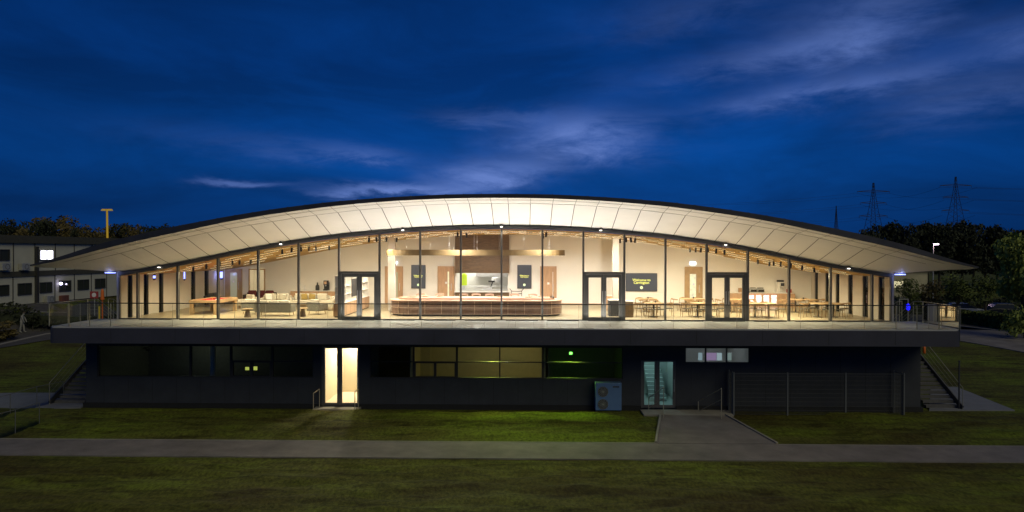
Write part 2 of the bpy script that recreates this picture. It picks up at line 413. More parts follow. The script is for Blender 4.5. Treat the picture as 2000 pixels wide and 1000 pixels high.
def sheet(name, pts, mt, lift=.03, sub=1.6, label=None):
    """a thin sheet draped on the ground from a star-shaped outline of (X,Y), with a skirt"""
    mb = MB(); c = (sum(p[0] for p in pts)/len(pts), sum(p[1] for p in pts)/len(pts)); k = len(pts)
    def v3(p): return Vector((p[0], p[1], gz(p[0], p[1])+lift))
    def split(a, b, c_, depth=0):
        e = sorted([((a[0]-b[0])**2+(a[1]-b[1])**2, 0), ((b[0]-c_[0])**2+(b[1]-c_[1])**2, 1), ((c_[0]-a[0])**2+(c_[1]-a[1])**2, 2)])[-1]
        if e[0] < sub*sub or depth > 11: mb.tri(v3(a), v3(b), v3(c_)); return
        if e[1] == 0: m = ((a[0]+b[0])/2, (a[1]+b[1])/2); split(a, m, c_, depth+1); split(m, b, c_, depth+1)
        elif e[1] == 1: m = ((b[0]+c_[0])/2, (b[1]+c_[1])/2); split(a, b, m, depth+1); split(a, m, c_, depth+1)
        else: m = ((a[0]+c_[0])/2, (a[1]+c_[1])/2); split(a, b, m, depth+1); split(m, b, c_, depth+1)
    for i in range(k):
        p, q = pts[i], pts[(i+1) % k]; split(p, q, c)
        n = max(1, int(math.hypot(p[0]-q[0], p[1]-q[1])/sub))
        for j in range(n):
            u = (p[0]+(q[0]-p[0])*j/n, p[1]+(q[1]-p[1])*j/n); w = (p[0]+(q[0]-p[0])*(j+1)/n, p[1]+(q[1]-p[1])*(j+1)/n)
            mb.quad(v3(u)-Vector((0, 0, .25)), v3(w)-Vector((0, 0, .25)), v3(w), v3(u))
    return structure(mb.build(name, mt), label)
sheet('path', [(-60, -9.05), (60, -9.25), (60, -7.1), (-60, -6.95)], m_path, .035, label='grey tarmac path crossing the lawn in front of the building')
ap = [flat(1292, 812, G), flat(1283, 866, G), flat(1522, 874, G), flat(1420, 815, G)]
sheet('apron', [(ap[0].x, -1.1), (ap[0].x, ap[0].y), (ap[1].x, -7.02), (ap[2].x, -7.02), (ap[3].x, ap[3].y), (ap[3].x, -1.1)][::1], m_path, .045, label='tarmac apron between the path and the blue-lit door')
def kerb(name, pts, w=.09, h=.10, mt=None, label=None):
    mb = MB()
    for a, b in zip(pts, pts[1:]):
        n = max(1, int((Vector(b)-Vector(a)).length/3))
        for i in range(n):
            p = Vector(a).lerp(Vector(b), i/n); q = Vector(a).lerp(Vector(b), (i+1)/n)
            mb.bar((p.x, p.y, gz(p.x, p.y)+h/2-.02), (q.x, q.y, gz(q.x, q.y)+h/2-.02), w, h+.04)
    return structure(mb.build(name, mt or m_brick), label)
kerb('kerb', [(ap[0].x-.02, -2.2), (ap[0].x-.05, ap[0].y), (ap[1].x-.05, -6.95)], label='pale kerb on the left side of the apron')
kerb('kerb', [(ap[3].x+.02, -2.2), (ap[3].x+.05, ap[3].y), (ap[2].x+.05, -7.0)], label='pale kerb on the right side of the apron')
kerb('kerb', [(ap[1].x-.1, -6.98), (-45, -6.93)], h=.05, w=.06, label='low kerb between the raised lawn and the path')
kerb('kerb', [(ap[2].x+.1, -7.06), (45, -7.12)], h=.04, w=.05, label='low kerb right of the apron')
# car park and far path on the left
lz = -3.55
pA = [flat(-150, 690, lz), flat(0, 668, lz), flat(92, 653, lz), flat(240, 640, lz)]
road = [(p.x, p.y) for p in pA]
sheet('car_park', [(road[0][0], road[0][1]), (road[1][0], road[1][1]), (road[2][0], road[2][1]), (-16, road[3][1]+1), (-16, 40), (-36, 42), (-52, 26)], m_asph, .05, label='dark asphalt car park behind the left stair')
kerb('kerb', [(road[0][0], road[0][1]), (road[1][0], road[1][1]), (road[2][0], road[2][1]), (road[3][0], road[3][1])], w=.3, h=.10, label='pale kerb edging the left car park')
mb = MB()
for i, (xa, ya, xb, yb) in enumerate([(70, 635, 130, 636), (60, 643, 130, 644), (15, 638, 36, 632)]):
    a = flat(xa, ya, -3.45); b = flat(xb, yb, -3.45); zz = max(gz(a.x, a.y), gz(b.x, b.y))+.1
    mb.bar((a.x, a.y, zz), (b.x, b.y, zz), .12, .01)
structure(mb.build('bay_marking', m_line), 'white parking bay lines on the left car park')
# road on the right
pr = [flat(1875, 643, -3.7), flat(2000, 657, -3.7), flat(2200, 682, -3.8), flat(2200, 720, -3.95), flat(2000, 690, -3.9), flat(1875, 672, -3.85)]
sheet('road', [(p.x, p.y) for p in pr], m_path, .06, label='grey road running behind the right lawn')
kerb('kerb', [(pr[0].x-4, pr[0].y+.8), (pr[0].x, pr[0].y), (pr[1].x, pr[1].y), (pr[2].x, pr[2].y)], w=.25, h=.12, label='pale kerb under the right hedge')
sheet('car_park', [(22, 31), (60, 24), (75, 60), (18, 62)], m_asph, .06, label='dark asphalt car park behind the right hedge')
# paved landings at the two ends of the building
pl = [flat(0, 775, G), flat(75, 757, G), flat(165, 752, G), flat(165, 800, G), flat(100, 812, G), flat(0, 812, G)]
sheet('paving', [(-32, 1.2), (-26, 2.0), (-20.6, 2.0), (-20.6, -1.4), (-23.5, -2.2), (-30, -2.2)], m_pave, .05, label='grey slab paving at the foot of the left stair')
p1, p2, p3, p4 = flat(1818, 757, G), flat(1868, 757, G), flat(1982, 803, G), flat(1815, 803, G)
sheet('paving', [(p1.x, p1.y), (p2.x, p2.y), (p3.x, p3.y), (p4.x, p4.y)], m_pave, .05, label='grey slab paving wedge at the foot of the right stair')

# ================================================================== PAVILION
B = empty('pavilion', (0, 0, 0), 'long glazed pavilion under a low white-lined arched roof, lit from inside', 'building')
NX = [i*.43 for i in range(-50, 51)]; NX[0] = -21.3; NX[-1] = 21.3
NX = [x for x in NX if abs(x) <= 21.31]
YO, YB = -3.8, 14.2
# roof shell
mb = MB()
for a, b in zip(NX, NX[1:]):
    ta, tb, la, lb = interp(TOP, a), interp(TOP, b), interp(LOW, a), interp(LOW, b)
    mb.quad((a, YO-.04, ta), (b, YO-.04, tb), (b, YB, tb+.05), (a, YB, ta+.05))
    mb.quad((a, YO-.04, la), (b, YO-.04, lb), (b, YO-.04, tb), (a, YO-.04, ta))
    mb.quad((a, YO-.04, la), (a, YO+.02, la), (b, YO+.02, lb), (b, YO-.04, lb))
    mb.quad((a, YB, la-.1), (b, YB, lb-.1), (b, YB, tb+.05), (a, YB, ta+.05))
for s in (-1, 1):
    x = 21.3*s; mb.quad((x, YO-.04, interp(LOW, 21.3)), (x, YB, interp(LOW, 21.3)), (x, YB, interp(TOP, 21.3)+.05), (x, YO-.04, interp(TOP, 21.3)))
roof = mb.build('roof', m_roof, B)
# standing seams on the roof
mb = MB()
for i in range(-26, 27):
    x = i*.8; z = interp(TOP, x); mb.bar((x, YO+.1, z+.012), (x, YB-.1, z+.062), .03, .05)
mb.build('roof_seam', m_roof, roof)
# soffit, with its panel joints
mb = MB()
def prof(x): return [(0.02, interp(HEAD, x)), (-1.3, interp(HEAD, x)+(interp(GRV, x)-interp(HEAD, x))*.49), (-2.6, interp(GRV, x)), (-3.45, interp(GRV, x)+(interp(LOW, x)-interp(GRV, x))*.62), (YO, interp(LOW, x))]
NS = [x for x in NX if abs(x) < 19.45]; NS = [-19.5]+NS+[19.5]
JX = sorted([sg*(.395+k*1.03) for k in range(18) for sg in (-1, 1)])
PX = [-19.5, -19.0, -18.5]+[JX[0]]+[v for a, b in zip(JX, JX[1:]) for v in ((a+b)/2, b)]+[18.5, 19.0, 19.5]
rp = random.Random(3)
tone = {}
for a, b in zip(PX, PX[1:]):
    pa, pb = prof(a), prof(b); cell = sum(1 for j in JX if j < (a+b)/2)
    for i in range(4):
        key = (cell, i >= 2)
        if key not in tone: tone[key] = rp.choice((0, 0, 2, 3))
        mb.quad((a, pa[i][0], pa[i][1]), (a, pa[i+1][0], pa[i+1][1]), (b, pb[i+1][0], pb[i+1][1]), (b, pb[i][0], pb[i][1]), tone[key])
# corners and side eaves
for s in (-1, 1):
    hz = interp(HEAD, 19.5); xs = [19.5, 19.9, 20.3, 20.7, 21.0, 21.3]
    pp = [prof(x) for x in xs]; ZE = interp(LOW, 21.3)
    def inner(x, i):     # corner fan: the inner edge pulls in to the wall corner
        t = (x-19.5)/1.8; y, z = prof(x)[i]; y0, z0 = prof(19.5)[0][0], hz
        k = [0, .33, .68, .91, 1][i]
        px = 19.5+(x-19.5)*k; return (s*px, y, [z0, None, None, None, interp(LOW, x)][i] if i in (0, 4) else z0+(interp(LOW, x)-z0)*(.06+.94*([0, .36, .78, .93, 1][i]))-.05*t*k)
    for a, b in zip(xs, xs[1:]):
        for i in range(4):
            P = [inner(a, i), inner(a, i+1), inner(b, i+1), inner(b, i)]
            mb.quad(*P)
    ys = [YO+i*(YB-YO)/16 for i in range(17)]
    # side eave, from the corner hip back along the end wall
    hip = [inner(21.3, i) for i in range(5)]
    for i in range(4):
        mb.tri(hip[i], hip[i+1], (s*21.3, hip[i][1], ZE)) if i else None
        mb.quad(hip[i], hip[i+1], (s*21.3, hip[i+1][1], ZE), (s*21.3, hip[i][1], ZE))
    mb.quad((s*19.5, 0.02, hz), (s*21.3, 0.02, ZE), (s*21.3, YB, ZE), (s*19.5, YB, hz))
def soff_strip(pts, w=.03, drop=.006):
    for a, b in zip(pts, pts[1:]):
        mb.bar(Vector(a)-Vector((0, 0, drop)), Vector(b)-Vector((0, 0, drop)), w, .006, mi=1)
xj = [x for x in NS if abs(x) < 20]
soff_strip([(x, -2.6, interp(GRV, x)) for x in NX if abs(x) < 20.5], .05, .008)
soff_strip([(x, -3.45, interp(GRV, x)+(interp(LOW, x)-interp(GRV, x))*.62) for x in NX if abs(x) < 20.6], .035, .008)
for k in range(0, 19):
    for s in (-1, 1):
        x = s*(.395+k*1.03)
        if abs(x) > 18.2: continue
        p = prof(x)
        soff_strip([(x, p[0][0], p[0][1]), (x, p[1][0], p[1][1]), (x, p[2][0]+.05, p[2][1]-.01)], .032)
        soff_strip([(x, p[2][0], p[2][1]), (x, p[3][0], p[3][1]), (x, p[4][0], p[4][1])], .014)
mb.build('soffit', [m_soff, m_joint, mat('soffit panel darker', (.755, .735, .69), .55, var=.05, vscale=.6), mat('soffit panel paler', (.79, .775, .74), .5, var=.04, vscale=.6)], B)
# head frame: follows the arch over the glass
mb = MB()
for a, b in zip(NS, NS[1:]):
    za, zb = interp(HEAD, a), interp(HEAD, b)
    for (y0, y1, dz0, dz1) in ((-.13, .10, -.17, -.004),):
        n = len(mb.v)
        mb.v += [Vector(v) for v in ((a, y0, za+dz0), (b, y0, zb+dz0), (b, y0, zb+dz1), (a, y0, za+dz1), (a, y1, za+dz0), (b, y1, zb+dz0), (b, y1, zb+dz1), (a, y1, za+dz1))]
        for q in ((0, 1, 2, 3), (5, 4, 7, 6), (4, 5, 1, 0)): mb.f.append(tuple(n+i for i in q)); mb.m.append(0)
mb.build('head_frame', m_frame, B)
MX = [(i-9)*PITCH for i in range(19)]
for x in MX:
    z = interp(HEAD, x)
    MB().box(x-.045, x+.045, -.09, .10, 0.005, z-.165).build('mullion', m_frame, B)
for s in (-1, 1):
    MB().box(s*19.47-.035, s*19.47+.035, -.06, .06, 0.005, interp(HEAD, 19.5)-.16).build('corner_post', m_frame, B)
MB().box(-19.45, 19.45, -.07, .07, .004, .05).build('sill_frame', m_frame, B)
DOORS = (5, 11, 14); DZ = 2.46
edges = [-19.43]+MX+[19.43]
for i, (a, b) in enumerate(zip(edges, edges[1:])):
    if i-1 in DOORS:
        z0 = DZ
    else: z0 = .05
    a2, b2 = a+.045, b-.045
    mb = MB(); n = 6
    for k in range(n):
        u, v = a2+(b2-a2)*k/n, a2+(b2-a2)*(k+1)/n
        mb.quad((u, .012, z0), (v, .012, z0), (v, .012, interp(HEAD, v)-.168), (u, .012, interp(HEAD, u)-.168))
    mb.build('glazing_pane', m_glass, B)
for i in DOORS:
    a, b = MX[i]+.046, MX[i+1]-.046
    d = MB()
    d.box(a, b, -.11, .11, DZ-.11, DZ); d.box(a, a+.09, -.12, .11, .006, DZ-.112); d.box(b-.09, b, -.12, .11, .006, DZ-.112)
    fr = d.build('door_frame', m_frame, B)
    mid = (a+b)/2
    for (u, v, hs) in ((a+.10, mid-.006, 1), (mid+.006, b-.10, -1)):
        l = MB(); w = .125
        l.box(u, v, -.05, .05, DZ-.29, DZ-.118); l.box(u, v, -.05, .05, .03, .17)
        l.box(u, u+w, -.05, .05, .172, DZ-.292); l.box(v-w, v, -.05, .05, .172, DZ-.292)
        leaf = l.build('door_leaf', m_frame, B)
        MB().quad((u+w, 0, .17), (v-w, 0, .17), (v-w, 0, DZ-.29), (u+w, 0, DZ-.29)).build('glass', m_glass, leaf)
        hx = v-.06 if hs > 0 else u+.06
        MB().tube((hx, -.10, .8), (hx, -.10, 1.5), .014).tube((hx, -.10, .86), (hx, -.04, .86), .01).tube((hx, -.10, 1.44), (hx, -.04, 1.44), .01).build('handle', m_steel, leaf)
# floor slab / deck
DEPTH = -3.6
def deck_poly(ins=0, r=.35):
    x0, x1, y0, y1 = -20.7+ins, 20.78-ins, DEPTH+ins, 0.1
    pts = []
    for cx, cy, a0 in ((x0+r, y0+r, 180), (x1-r, y0+r, 270)):
        for k in range(7): t = R(a0+90*k/6); pts.append((cx+r*math.cos(t), cy+r*math.sin(t)))
    return pts+[(x1, y1), (x0, y1)]
MB().prism(deck_poly(.03), -.06, 0).build('deck', m_deck, B)
# tile joints on the deck
mb = MB()
for x in [-20+i*1.2 for i in range(34)]:
    mb.box(x-.006, x+.006, DEPTH+.1, -.14, .0005, .003)
mb.box(-20.4, 20.4, -1.9, -1.888, .0006, .0032)
mb.build('deck_joint', mat('deck joint', (.22, .22, .20), .8), B)
mb = MB(); mb.prism(deck_poly(0), -.76, -.064)
for k in range(1, 14): mb.box(-20.7+k*2.96-.006, -20.7+k*2.96+.006, DEPTH-.004, DEPTH-.0005, -.70, -.11, 1)
mb.build('slab_edge', [m_fascia, m_plinth], B)
mb = MB()
# room floor
bl, br = backY(-19.5), backY(19.5)
mb.prism([(-19.45, .101), (19.45, .101), (19.45, br), (-19.45, bl)], -.2, 0)
mb.build('room_floor', m_floor, B)
# ceiling
mb = MB()
for a, b in zip(NS, NS[1:]):
    mb.quad((a, .10, ceil_z(a)), (a, backY(a)+.02, ceil_z(a)), (b, backY(b)+.02, ceil_z(b)), (b, .10, ceil_z(b)))
    if int((a+30)/.43) % 1 == 0:
        pass
ceil_o = mb.build('ceiling', m_ceil, B)
# side walls with tall dark windows
WIN_L = [(.65, 1.12), (2.15, 2.65), (3.7, 4.2), (5.6, 6.05), (7.4, 8.0), (9.2, 9.8)]
for s in (-1, 1):
    mb = MB(); wins = WIN_L if s < 0 else [(.55, 1.15), (2.2, 2.8), (3.9, 4.45), (5.5, 6.0), (6.9, 7.4), (8.4, 8.9)]
    X0, X1 = (-19.68, -19.46) if s < 0 else (19.46, 19.68)
    y = .07; yb = bl if s < 0 else br; hz = interp(HEAD, 19.5)-.005
    for (u, v) in wins+[(yb, yb)]:
        mb.box(X0, X1, y, u, -.19, hz); y = v
    for (u, v) in wins: mb.box(X0, X1, u, v, hz-.14, hz)
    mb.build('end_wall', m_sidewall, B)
    for (u, v) in wins:
        wf = MB().box(X0+.04, X1+.03*(-s)*-1 if False else X1, u, u+.05, 0.001, hz-.142).box(X0+.04, X1, v-.05, v, .001, hz-.142).build('window_frame', m_frame, B)
        MB().box(X0+.1, X0+.12, u+.05, v-.05, 0.001, hz-.142).build('pane', m_dark_glass, wf)
# tall dark curtains / reveals behind the end windows (what makes the strips read dark)
# back wall pieces, along the skewed line
def wall_piece(x0, x1, z0, z1, th=.2, off=0.0):
    mb = MB(); n = max(1, int(abs(x1-x0)/.5))
    for k in range(n):
        a = x0+(x1-x0)*k/n; b = x0+(x1-x0)*(k+1)/n
        za = z1 if z1 is not None else ceil_z(a)+.05; zb = z1 if z1 is not None else ceil_z(b)+.05
        m = len(mb.v); ya, yb_ = backY(a)-off, backY(b)-off
        mb.v += [Vector(p) for p in ((a, ya, z0), (b, yb_, z0), (b, yb_, zb), (a, ya, za), (a, ya+th, z0), (b, yb_+th, z0), (b, yb_+th, zb), (a, ya+th, za))]
        for q in ((0, 1, 2, 3), (5, 4, 7, 6), (0, 4, 5, 1), (3, 2, 6, 7), (0, 3, 7, 4), (1, 5, 6, 2)): mb.f.append(tuple(m+i for i in q)); mb.m.append(0)
    return mb
open_L, open_R = back(488, 560).x, back(517, 560).x        # open doorway
k_L, k_R = back(892, 560).x, back(992, 560).x              # kitchen hatch
OH = 2.33; KH0, KH1 = back(940, 570).z, back(940, 533).z
wm = wall_piece(-19.47, open_L, 0, None)
def join(a, b):
    n = len(a.v); a.v += b.v; a.f += [tuple(n+i for i in f) for f in b.f]; a.m += b.m; return a
for p in (wall_piece(open_L, open_R, OH, None), wall_piece(open_R, k_L, 0, None), wall_piece(k_L, k_R, KH1, None), wall_piece(k_L, k_R, 0, KH0), wall_piece(k_R, 19.47, 0, None)): wm = join(wm, p)
bw = wm.build('back_wall', m_wall, B)
wall_piece(-19.4, open_L-.1, .0, .09, .01, .012).build('skirting', m_frame, bw)
wall_piece(2.5, 19.4, .0, .09, .01, .012).build('skirting', m_oak, bw)
# room behind the open doorway and the kitchen
kb = MB(); y = backY(open_L)
kb.box(open_L-.6, open_R+1.5, y+2.2, y+2.3, 0, 2.9); kb.box(open_L-.7, open_L-.6, y+.25, y+2.2, 0, 2.9); kb.box(open_R+1.5, open_R+1.6, y+.25, y+2.2, 0, 2.9); kb.box(open_L-.7, open_R+1.6, y+.25, y+2.3, -.1, 0); kb.box(open_L-.7, open_R+1.6, y+.25, y+2.3, 2.9, 3)
corr = kb.build('corridor', m_wall, B)
y = backY(k_L)
kb = MB(); kb.box(k_L-1.2, k_R+1.2, y+2.9, y+3.0, 0, 3); kb.box(k_L-1.3, k_L-1.2, y+.3, y+2.9, 0, 3); kb.box(k_R+1.2, k_R+1.3, y+.3, y+2.9, 0, 3); kb.box(k_L-1.2, k_R+1.2, y+.3, y+3, -.1, 0); kb.box(k_L-1.2, k_R+1.2, y+.3, y+3, 3, 3.1)
kb.build('kitchen_room', m_white, B)
lamp('AREA', 'kitchen_lamp', ((k_L+k_R)/2, y+1.5, 2.95), 150, (1, .93, .82), B, 1.6, .5, rot=(0, 0, 0))
lamp('AREA', 'corridor_lamp', ((open_L+open_R)/2+.4, backY(open_L)+1.1, 2.85), 24, (1, .80, .48), B, .6, .6, rot=(0, 0, 0))
# steel hood, extract and shelf seen through the hatch
def kthing(name, lab, cat, mbx, mt):
    o = mbx.build(name, mt, None, bevel=.01); return tag(o, lab, cat)
ky = y+1.9
h = MB(); p0 = at(930, 555, ky); p1 = at(992, 555, ky)
xa, xb = p0.x, p1.x
h.box(xa, xb, ky-.3, ky+.6, 1.75, 2.15); h.lathe(((xa+xb)/2+.3, ky-.35, 1.35), [(.28, 0), (.34, .15), (.30, .33), (.1, .38)], 16)
kthing('extractor_hood', 'stainless steel extractor hood inside the kitchen hatch', 'hood', h, m_steel)
h = MB(); h.box(k_L+.1, k_R-.05, ky-1.2, ky-.8, .86, .9); h.box(k_L+.1, k_R-.05, ky-1.2, ky-.8, 1.12, 1.14)
for xx in (k_L+.15, (k_L+k_R)/2, k_R-.1): h.box(xx-.02, xx+.02, ky-1.02, ky-.98, 0, 1.12)
h.box(k_L+.2, k_L+.5, ky-1.15, ky-.85, .9, 1.1); h.box(k_L+1.7, k_L+2.3, ky-1.15, ky-.85, .9, 1.06)
kthing('serving_shelf', 'steel serving shelf standing just inside the kitchen hatch', 'shelf', h, m_steel)
h = MB(); hp = at(776/4.1675+720, 555, ky-.4)
h.prism([(hp.x-.22, hp.y), (hp.x+.22, hp.y), (hp.x+.16, hp.y+.12), (hp.x-.16, hp.y+.12)], 1.15, 1.9); h.box(hp.x-.12, hp.x+.12, hp.y+.02, hp.y+.1, 1.9, 1.98)
tag(h.build('safety_vest', m_hiviz, bevel=.03), 'bright yellow high visibility vest hanging in the kitchen', 'vest')
h = MB(); q0 = at(960, 548, ky-.9); h.tube((q0.x-.1, q0.y, .95), (q0.x+.1, q0.y-.05, 1.45), .04); h.box(q0.x-.22, q0.x+.22, q0.y-.1, q0.y+.1, 1.4, 1.5)
tag(h.build('kitchen_mixer', m_black), 'black hand mixer on the kitchen shelf under the hood', 'kitchen appliance')
# ---- timber hood box over the hatch (a part of the building)
a, b = back(890, 500).x, back(994.5, 500).x; yb_ = backY(a)-.45
MB().box(a, b, yb_, backY(b)-.02, back(940, 533.5, .45).z, ceil_z(0)-.02).build('timber_bulkhead', m_walnut, B)
MB().box(a, b, yb_+.1, backY(b)-.02, 0.002, back(940, 571, .3).z).build('hatch_counter', m_walnut, B)
MB().box(a-.03, b+.03, yb_-.05, backY(b)+.1, back(940, 571, .3).z+.001, back(940, 570, .3).z+.035).build('hatch_worktop', m_white, B)
# ---- interior doors
def inner_door(x0, x1, ytop, label, vision=None, mt=m_oak, op=False, cols=None):
    A = back(x0, 560, .02); C = back(x1, 560, .02); zt = back((x0+x1)/2, ytop, .02).z
    d = (C-A).normalized(); w = (C-A).length
    ang = math.atan2(d.y, d.x)
    fr = MB()
    def lb(m, u0, u1, v0, v1, z0, z1, mi=0):   # local box: u along the wall, v out of it (towards the room)
        n = len(m.v); nrm = Vector((d.y, -d.x, 0))
        for z in (z0, z1):
            for u, v in ((u0, v0), (u1, v0), (u1, v1), (u0, v1)): m.v.append(Vector((A.x, A.y, 0))+Vector((d.x, d.y, 0))*u+nrm*v+Vector((0, 0, z)))
        for q in ((0, 1, 2, 3), (7, 6, 5, 4), (4, 5, 1, 0), (5, 6, 2, 1), (6, 7, 3, 2), (7, 4, 0, 3)): m.f.append(tuple(n+i for i in q)); m.m.append(mi)
    t = .075
    lb(fr, 0, t, -.01, .05, 0.002, zt); lb(fr, w-t, w, -.01, .05, 0.002, zt); lb(fr, t, w-t, -.01, .05, zt-t, zt)
    o = fr.build('door_lining', mt, B, label=label)
    lf = MB()
    if not op:
        if vision:
            v0, v1, zz0, zz1 = vision
            lb(lf, t+.003, t+(w-2*t)*v0, -.02, .03, .004, zt-t-.003); lb(lf, t+(w-2*t)*v1, w-t-.003, -.02, .03, .004, zt-t-.003)
            lb(lf, t+(w-2*t)*v0, t+(w-2*t)*v1, -.02, .029, .004, zz0); lb(lf, t+(w-2*t)*v0, t+(w-2*t)*v1, -.02, .029, zz1, zt-t-.003)
        else: lb(lf, t+.003, w-t-.003, -.02, .03, .004, zt-t-.003)
        le = lf.build('door_leaf', mt, o)
        if vision:
            g = MB(); lb(g, t+(w-2*t)*v0, t+(w-2*t)*v1, -.012, .02, zz0, zz1); g.build('vision_panel', cols or m_dgrey, le)
        hd = MB(); lb(hd, w-t-.16, w-t-.13, .05, .08, .85, 1.35); hd.build('handle', m_steel, le)
        if not vision or vision[0] > .5 or True:
            sg = MB(); lb(sg, w*.5-.07, w*.5+.07, .031, .036, 1.32, 1.46); sg.build('door_sign', m_white, le)
    return o
m_vis = mat('vision glass', (.30, .30, .22), .2, emit=(.35, .34, .22), estr=.5)
m_vis2 = mat('vision glass bright', (.6, .6, .4), .2, emit=(.9, .85, .6), estr=.8, col2=(.1, .12, .1), vscale=5)
inner_door(440, 473, 525, 'oak door with tall glazed panel near the left back corner', (.28, .74, .3, 2.0), m_oak_y, cols=m_vis)
inner_door(486, 518, 525, 'open oak doorway showing a lit corridor', op=True, mt=m_oak_y)
inner_door(752, 787, 520, 'oak door half hidden by the left column', (.58, .76, .3, 2.1), cols=m_vis)
inner_door(855, 888, 520, 'oak door with slim vision panels left of the kitchen hatch', (.60, .70, .25, 2.15), cols=m_vis2)
inner_door(1055, 1087, 520, 'oak door right of the kitchen hatch', (.80, .84, .2, 2.15), cols=m_white)
inner_door(1337, 1372, 521, 'oak door with tall glazed panel under the lit exit sign', (.26, .66, .35, 2.05), m_oak_y, cols=m_vis2)
# exit sign
p = back(1353, 514.5, .06)
es = empty('exit_sign', (p.x, p.y, p.z-.1), 'small lit white exit sign above the right oak door', 'sign')
MB().box(p.x-.20, p.x+.20, p.y-.02, p.y+.02, p.z-.10, p.z+.10).build('lit_face', m_exit, es)
MB().box(p.x-.215, p.x+.215, p.y+.021, p.y+.05, p.z-.115, p.z+.115).build('housing', m_white, es)
p = back(773, 513, .06)
es = MB().lathe((p.x, p.y, p.z-.1), [(.02, 0), (.11, .05), (.11, .12), (.05, .17)], 14).build('wall_light', m_exit); tag(es, 'small round white wall light beside the left column', 'light')

# columns inside
def column(px0, px1, Y, label):
    a = at(px0, 560, Y).x; b = at(px1, 560, Y).x
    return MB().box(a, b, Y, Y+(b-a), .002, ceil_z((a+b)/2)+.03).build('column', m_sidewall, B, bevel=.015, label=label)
column(757.5, 771, 5.2, 'white column left of the serving counter')
column(1197, 1209, 6.4, 'white column by the centre right entrance')

# ---- screens with lettering
def text(body, loc, size, mt, parent, rx=90, rz=0, align='CENTER', ext=.003, bold=.0, name='lettering', shear=0):
    c = bpy.data.curves.new(name, 'FONT'); c.body = body; c.size = size; c.align_x = align; c.align_y = 'CENTER'; c.extrude = ext; c.offset = bold; c.space_line = .78
    c.materials.append(mt); o = bpy.data.objects.new(name, c); S.collection.objects.link(o)
    dg = bpy.context.evaluated_depsgraph_get(); me = bpy.data.meshes.new_from_object(o.evaluated_get(dg)); bpy.data.objects.remove(o)
    o = bpy.data.objects.new(name, me); S.collection.objects.link(o); me.materials.clear(); me.materials.append(mt)
    o.parent = parent; o.location = Vector(loc)-parent_loc(parent); o.rotation_euler = (R(rx), 0, R(rz)); return o
def screen(x0, x1, y0, y1, label, tsize, ty, ey, er, cat='screen'):
    A = back(x0, (y0+y1)/2, .03); C = back(x1, (y0+y1)/2, .03); z1 = back((x0+x1)/2, y0, .03).z; z0 = back((x0+x1)/2, y1, .03).z
    cx, cy = (A.x+C.x)/2, (A.y+C.y)/2; w = (C-A).length; rz = math.atan2(C.y-A.y, C.x-A.x)
    e = empty('wall_screen', (cx, cy, z0), label, cat)
    o = MB().box(-w/2, w/2, -.05, .02, 0, z1-z0).build('panel', m_screen, None, bevel=.006); o.parent = e
    f = MB(); t = .014
    f.box(-w/2-t, w/2+t, -.052, .021, -t, -.001).box(-w/2-t, w/2+t, -.052, .021, z1-z0+.001, z1-z0+t).box(-w/2-t, -w/2-.001, -.052, .021, 0, z1-z0).box(w/2+.001, w/2+t, -.052, .021, 0, z1-z0)
    fo = f.build('bezel', m_black); fo.parent = e
    H = z1-z0
    t = text('Welcome to\nCarrington', (0, 0, 0), tsize, m_text, None, bold=.0022); t.parent = e; t.location = (0, -.056, H*ty)
    # round emblem: a disc with a scalloped rim and a hollow centre
    m = MB(); n = 24
    for k in range(n):
        a0, a1 = 2*math.pi*k/n, 2*math.pi*(k+1)/n
        r0 = er*(1 if k % 3 else .86); r1 = er*(1 if (k+1) % 3 else .86); q = er*.30
        m.quad((r0*math.cos(a0), -.058, r0*math.sin(a0)), (r1*math.cos(a1), -.058, r1*math.sin(a1)), (q*math.cos(a1), -.058, q*math.sin(a1)), (q*math.cos(a0), -.058, q*math.sin(a0)))
    mo = m.build('emblem', m_text2); mo.parent = e; mo.location = (0, 0, H*ey)
    e.rotation_euler.z = rz
    return e
screen(804, 830.5, 518, 563, 'tall dark menu screen on the wall left of the kitchen hatch', .118, .52, .15, .085)
screen(1011, 1037.5, 518, 563, 'tall dark menu screen on the wall right of the kitchen hatch', .118, .52, .15, .085)
screen(1222.5, 1283, 534, 568.5, 'wide dark welcome screen above the dining tables', .225, .55, .2, .10)

# ================================================================== CEILING LIGHTS
strips = []
led_mesh = None
def strip_at(X, Y, L=1.25):
    zc = ceil_z(X)-.05; sl = (ceil_z(X+.5)-ceil_z(X-.5))
    e = bpy.data.objects.new('linear_light', None); S.collection.objects.link(e); e.location = (X, Y, zc); e.rotation_euler.y = -math.atan(sl); e.empty_display_size = .1
    return e
hb = MB().box(-.68, .68, -.028, .028, -.012, .03).build('housing', m_white)
db = MB().quad((-.67, -.02, -.0125), (-.67, .02, -.0125), (.67, .02, -.0125), (.67, -.02, -.0125)).build('diffuser', m_led)
dc = db.copy(); dc.data = db.data.copy(); dc.data.materials[0] = m_led_c
firsts = [False]
for r, Y in enumerate((1.0, 2.5, 4.2, 6.2, 8.4)):
    for i in range(-9, 9):
        X = (i+.5)*PITCH+(r % 2)*.95-.45
        if abs(X) > 18.6 or (abs(X) < 2 and r > 3): continue
        e = strip_at(X, Y); strips.append((e, X, Y, r))
        for src in (hb, dc if abs(X+.6) < 7.6 else db):
            k = src.copy(); S.collection.objects.link(k); k.parent = e
for o in (hb, db): bpy.data.objects.remove(o)
bpy.data.objects.remove(dc)
rown = ['row nearest the glass', 'second row from the glass', 'middle row', 'second row from the back wall', 'row nearest the back wall']
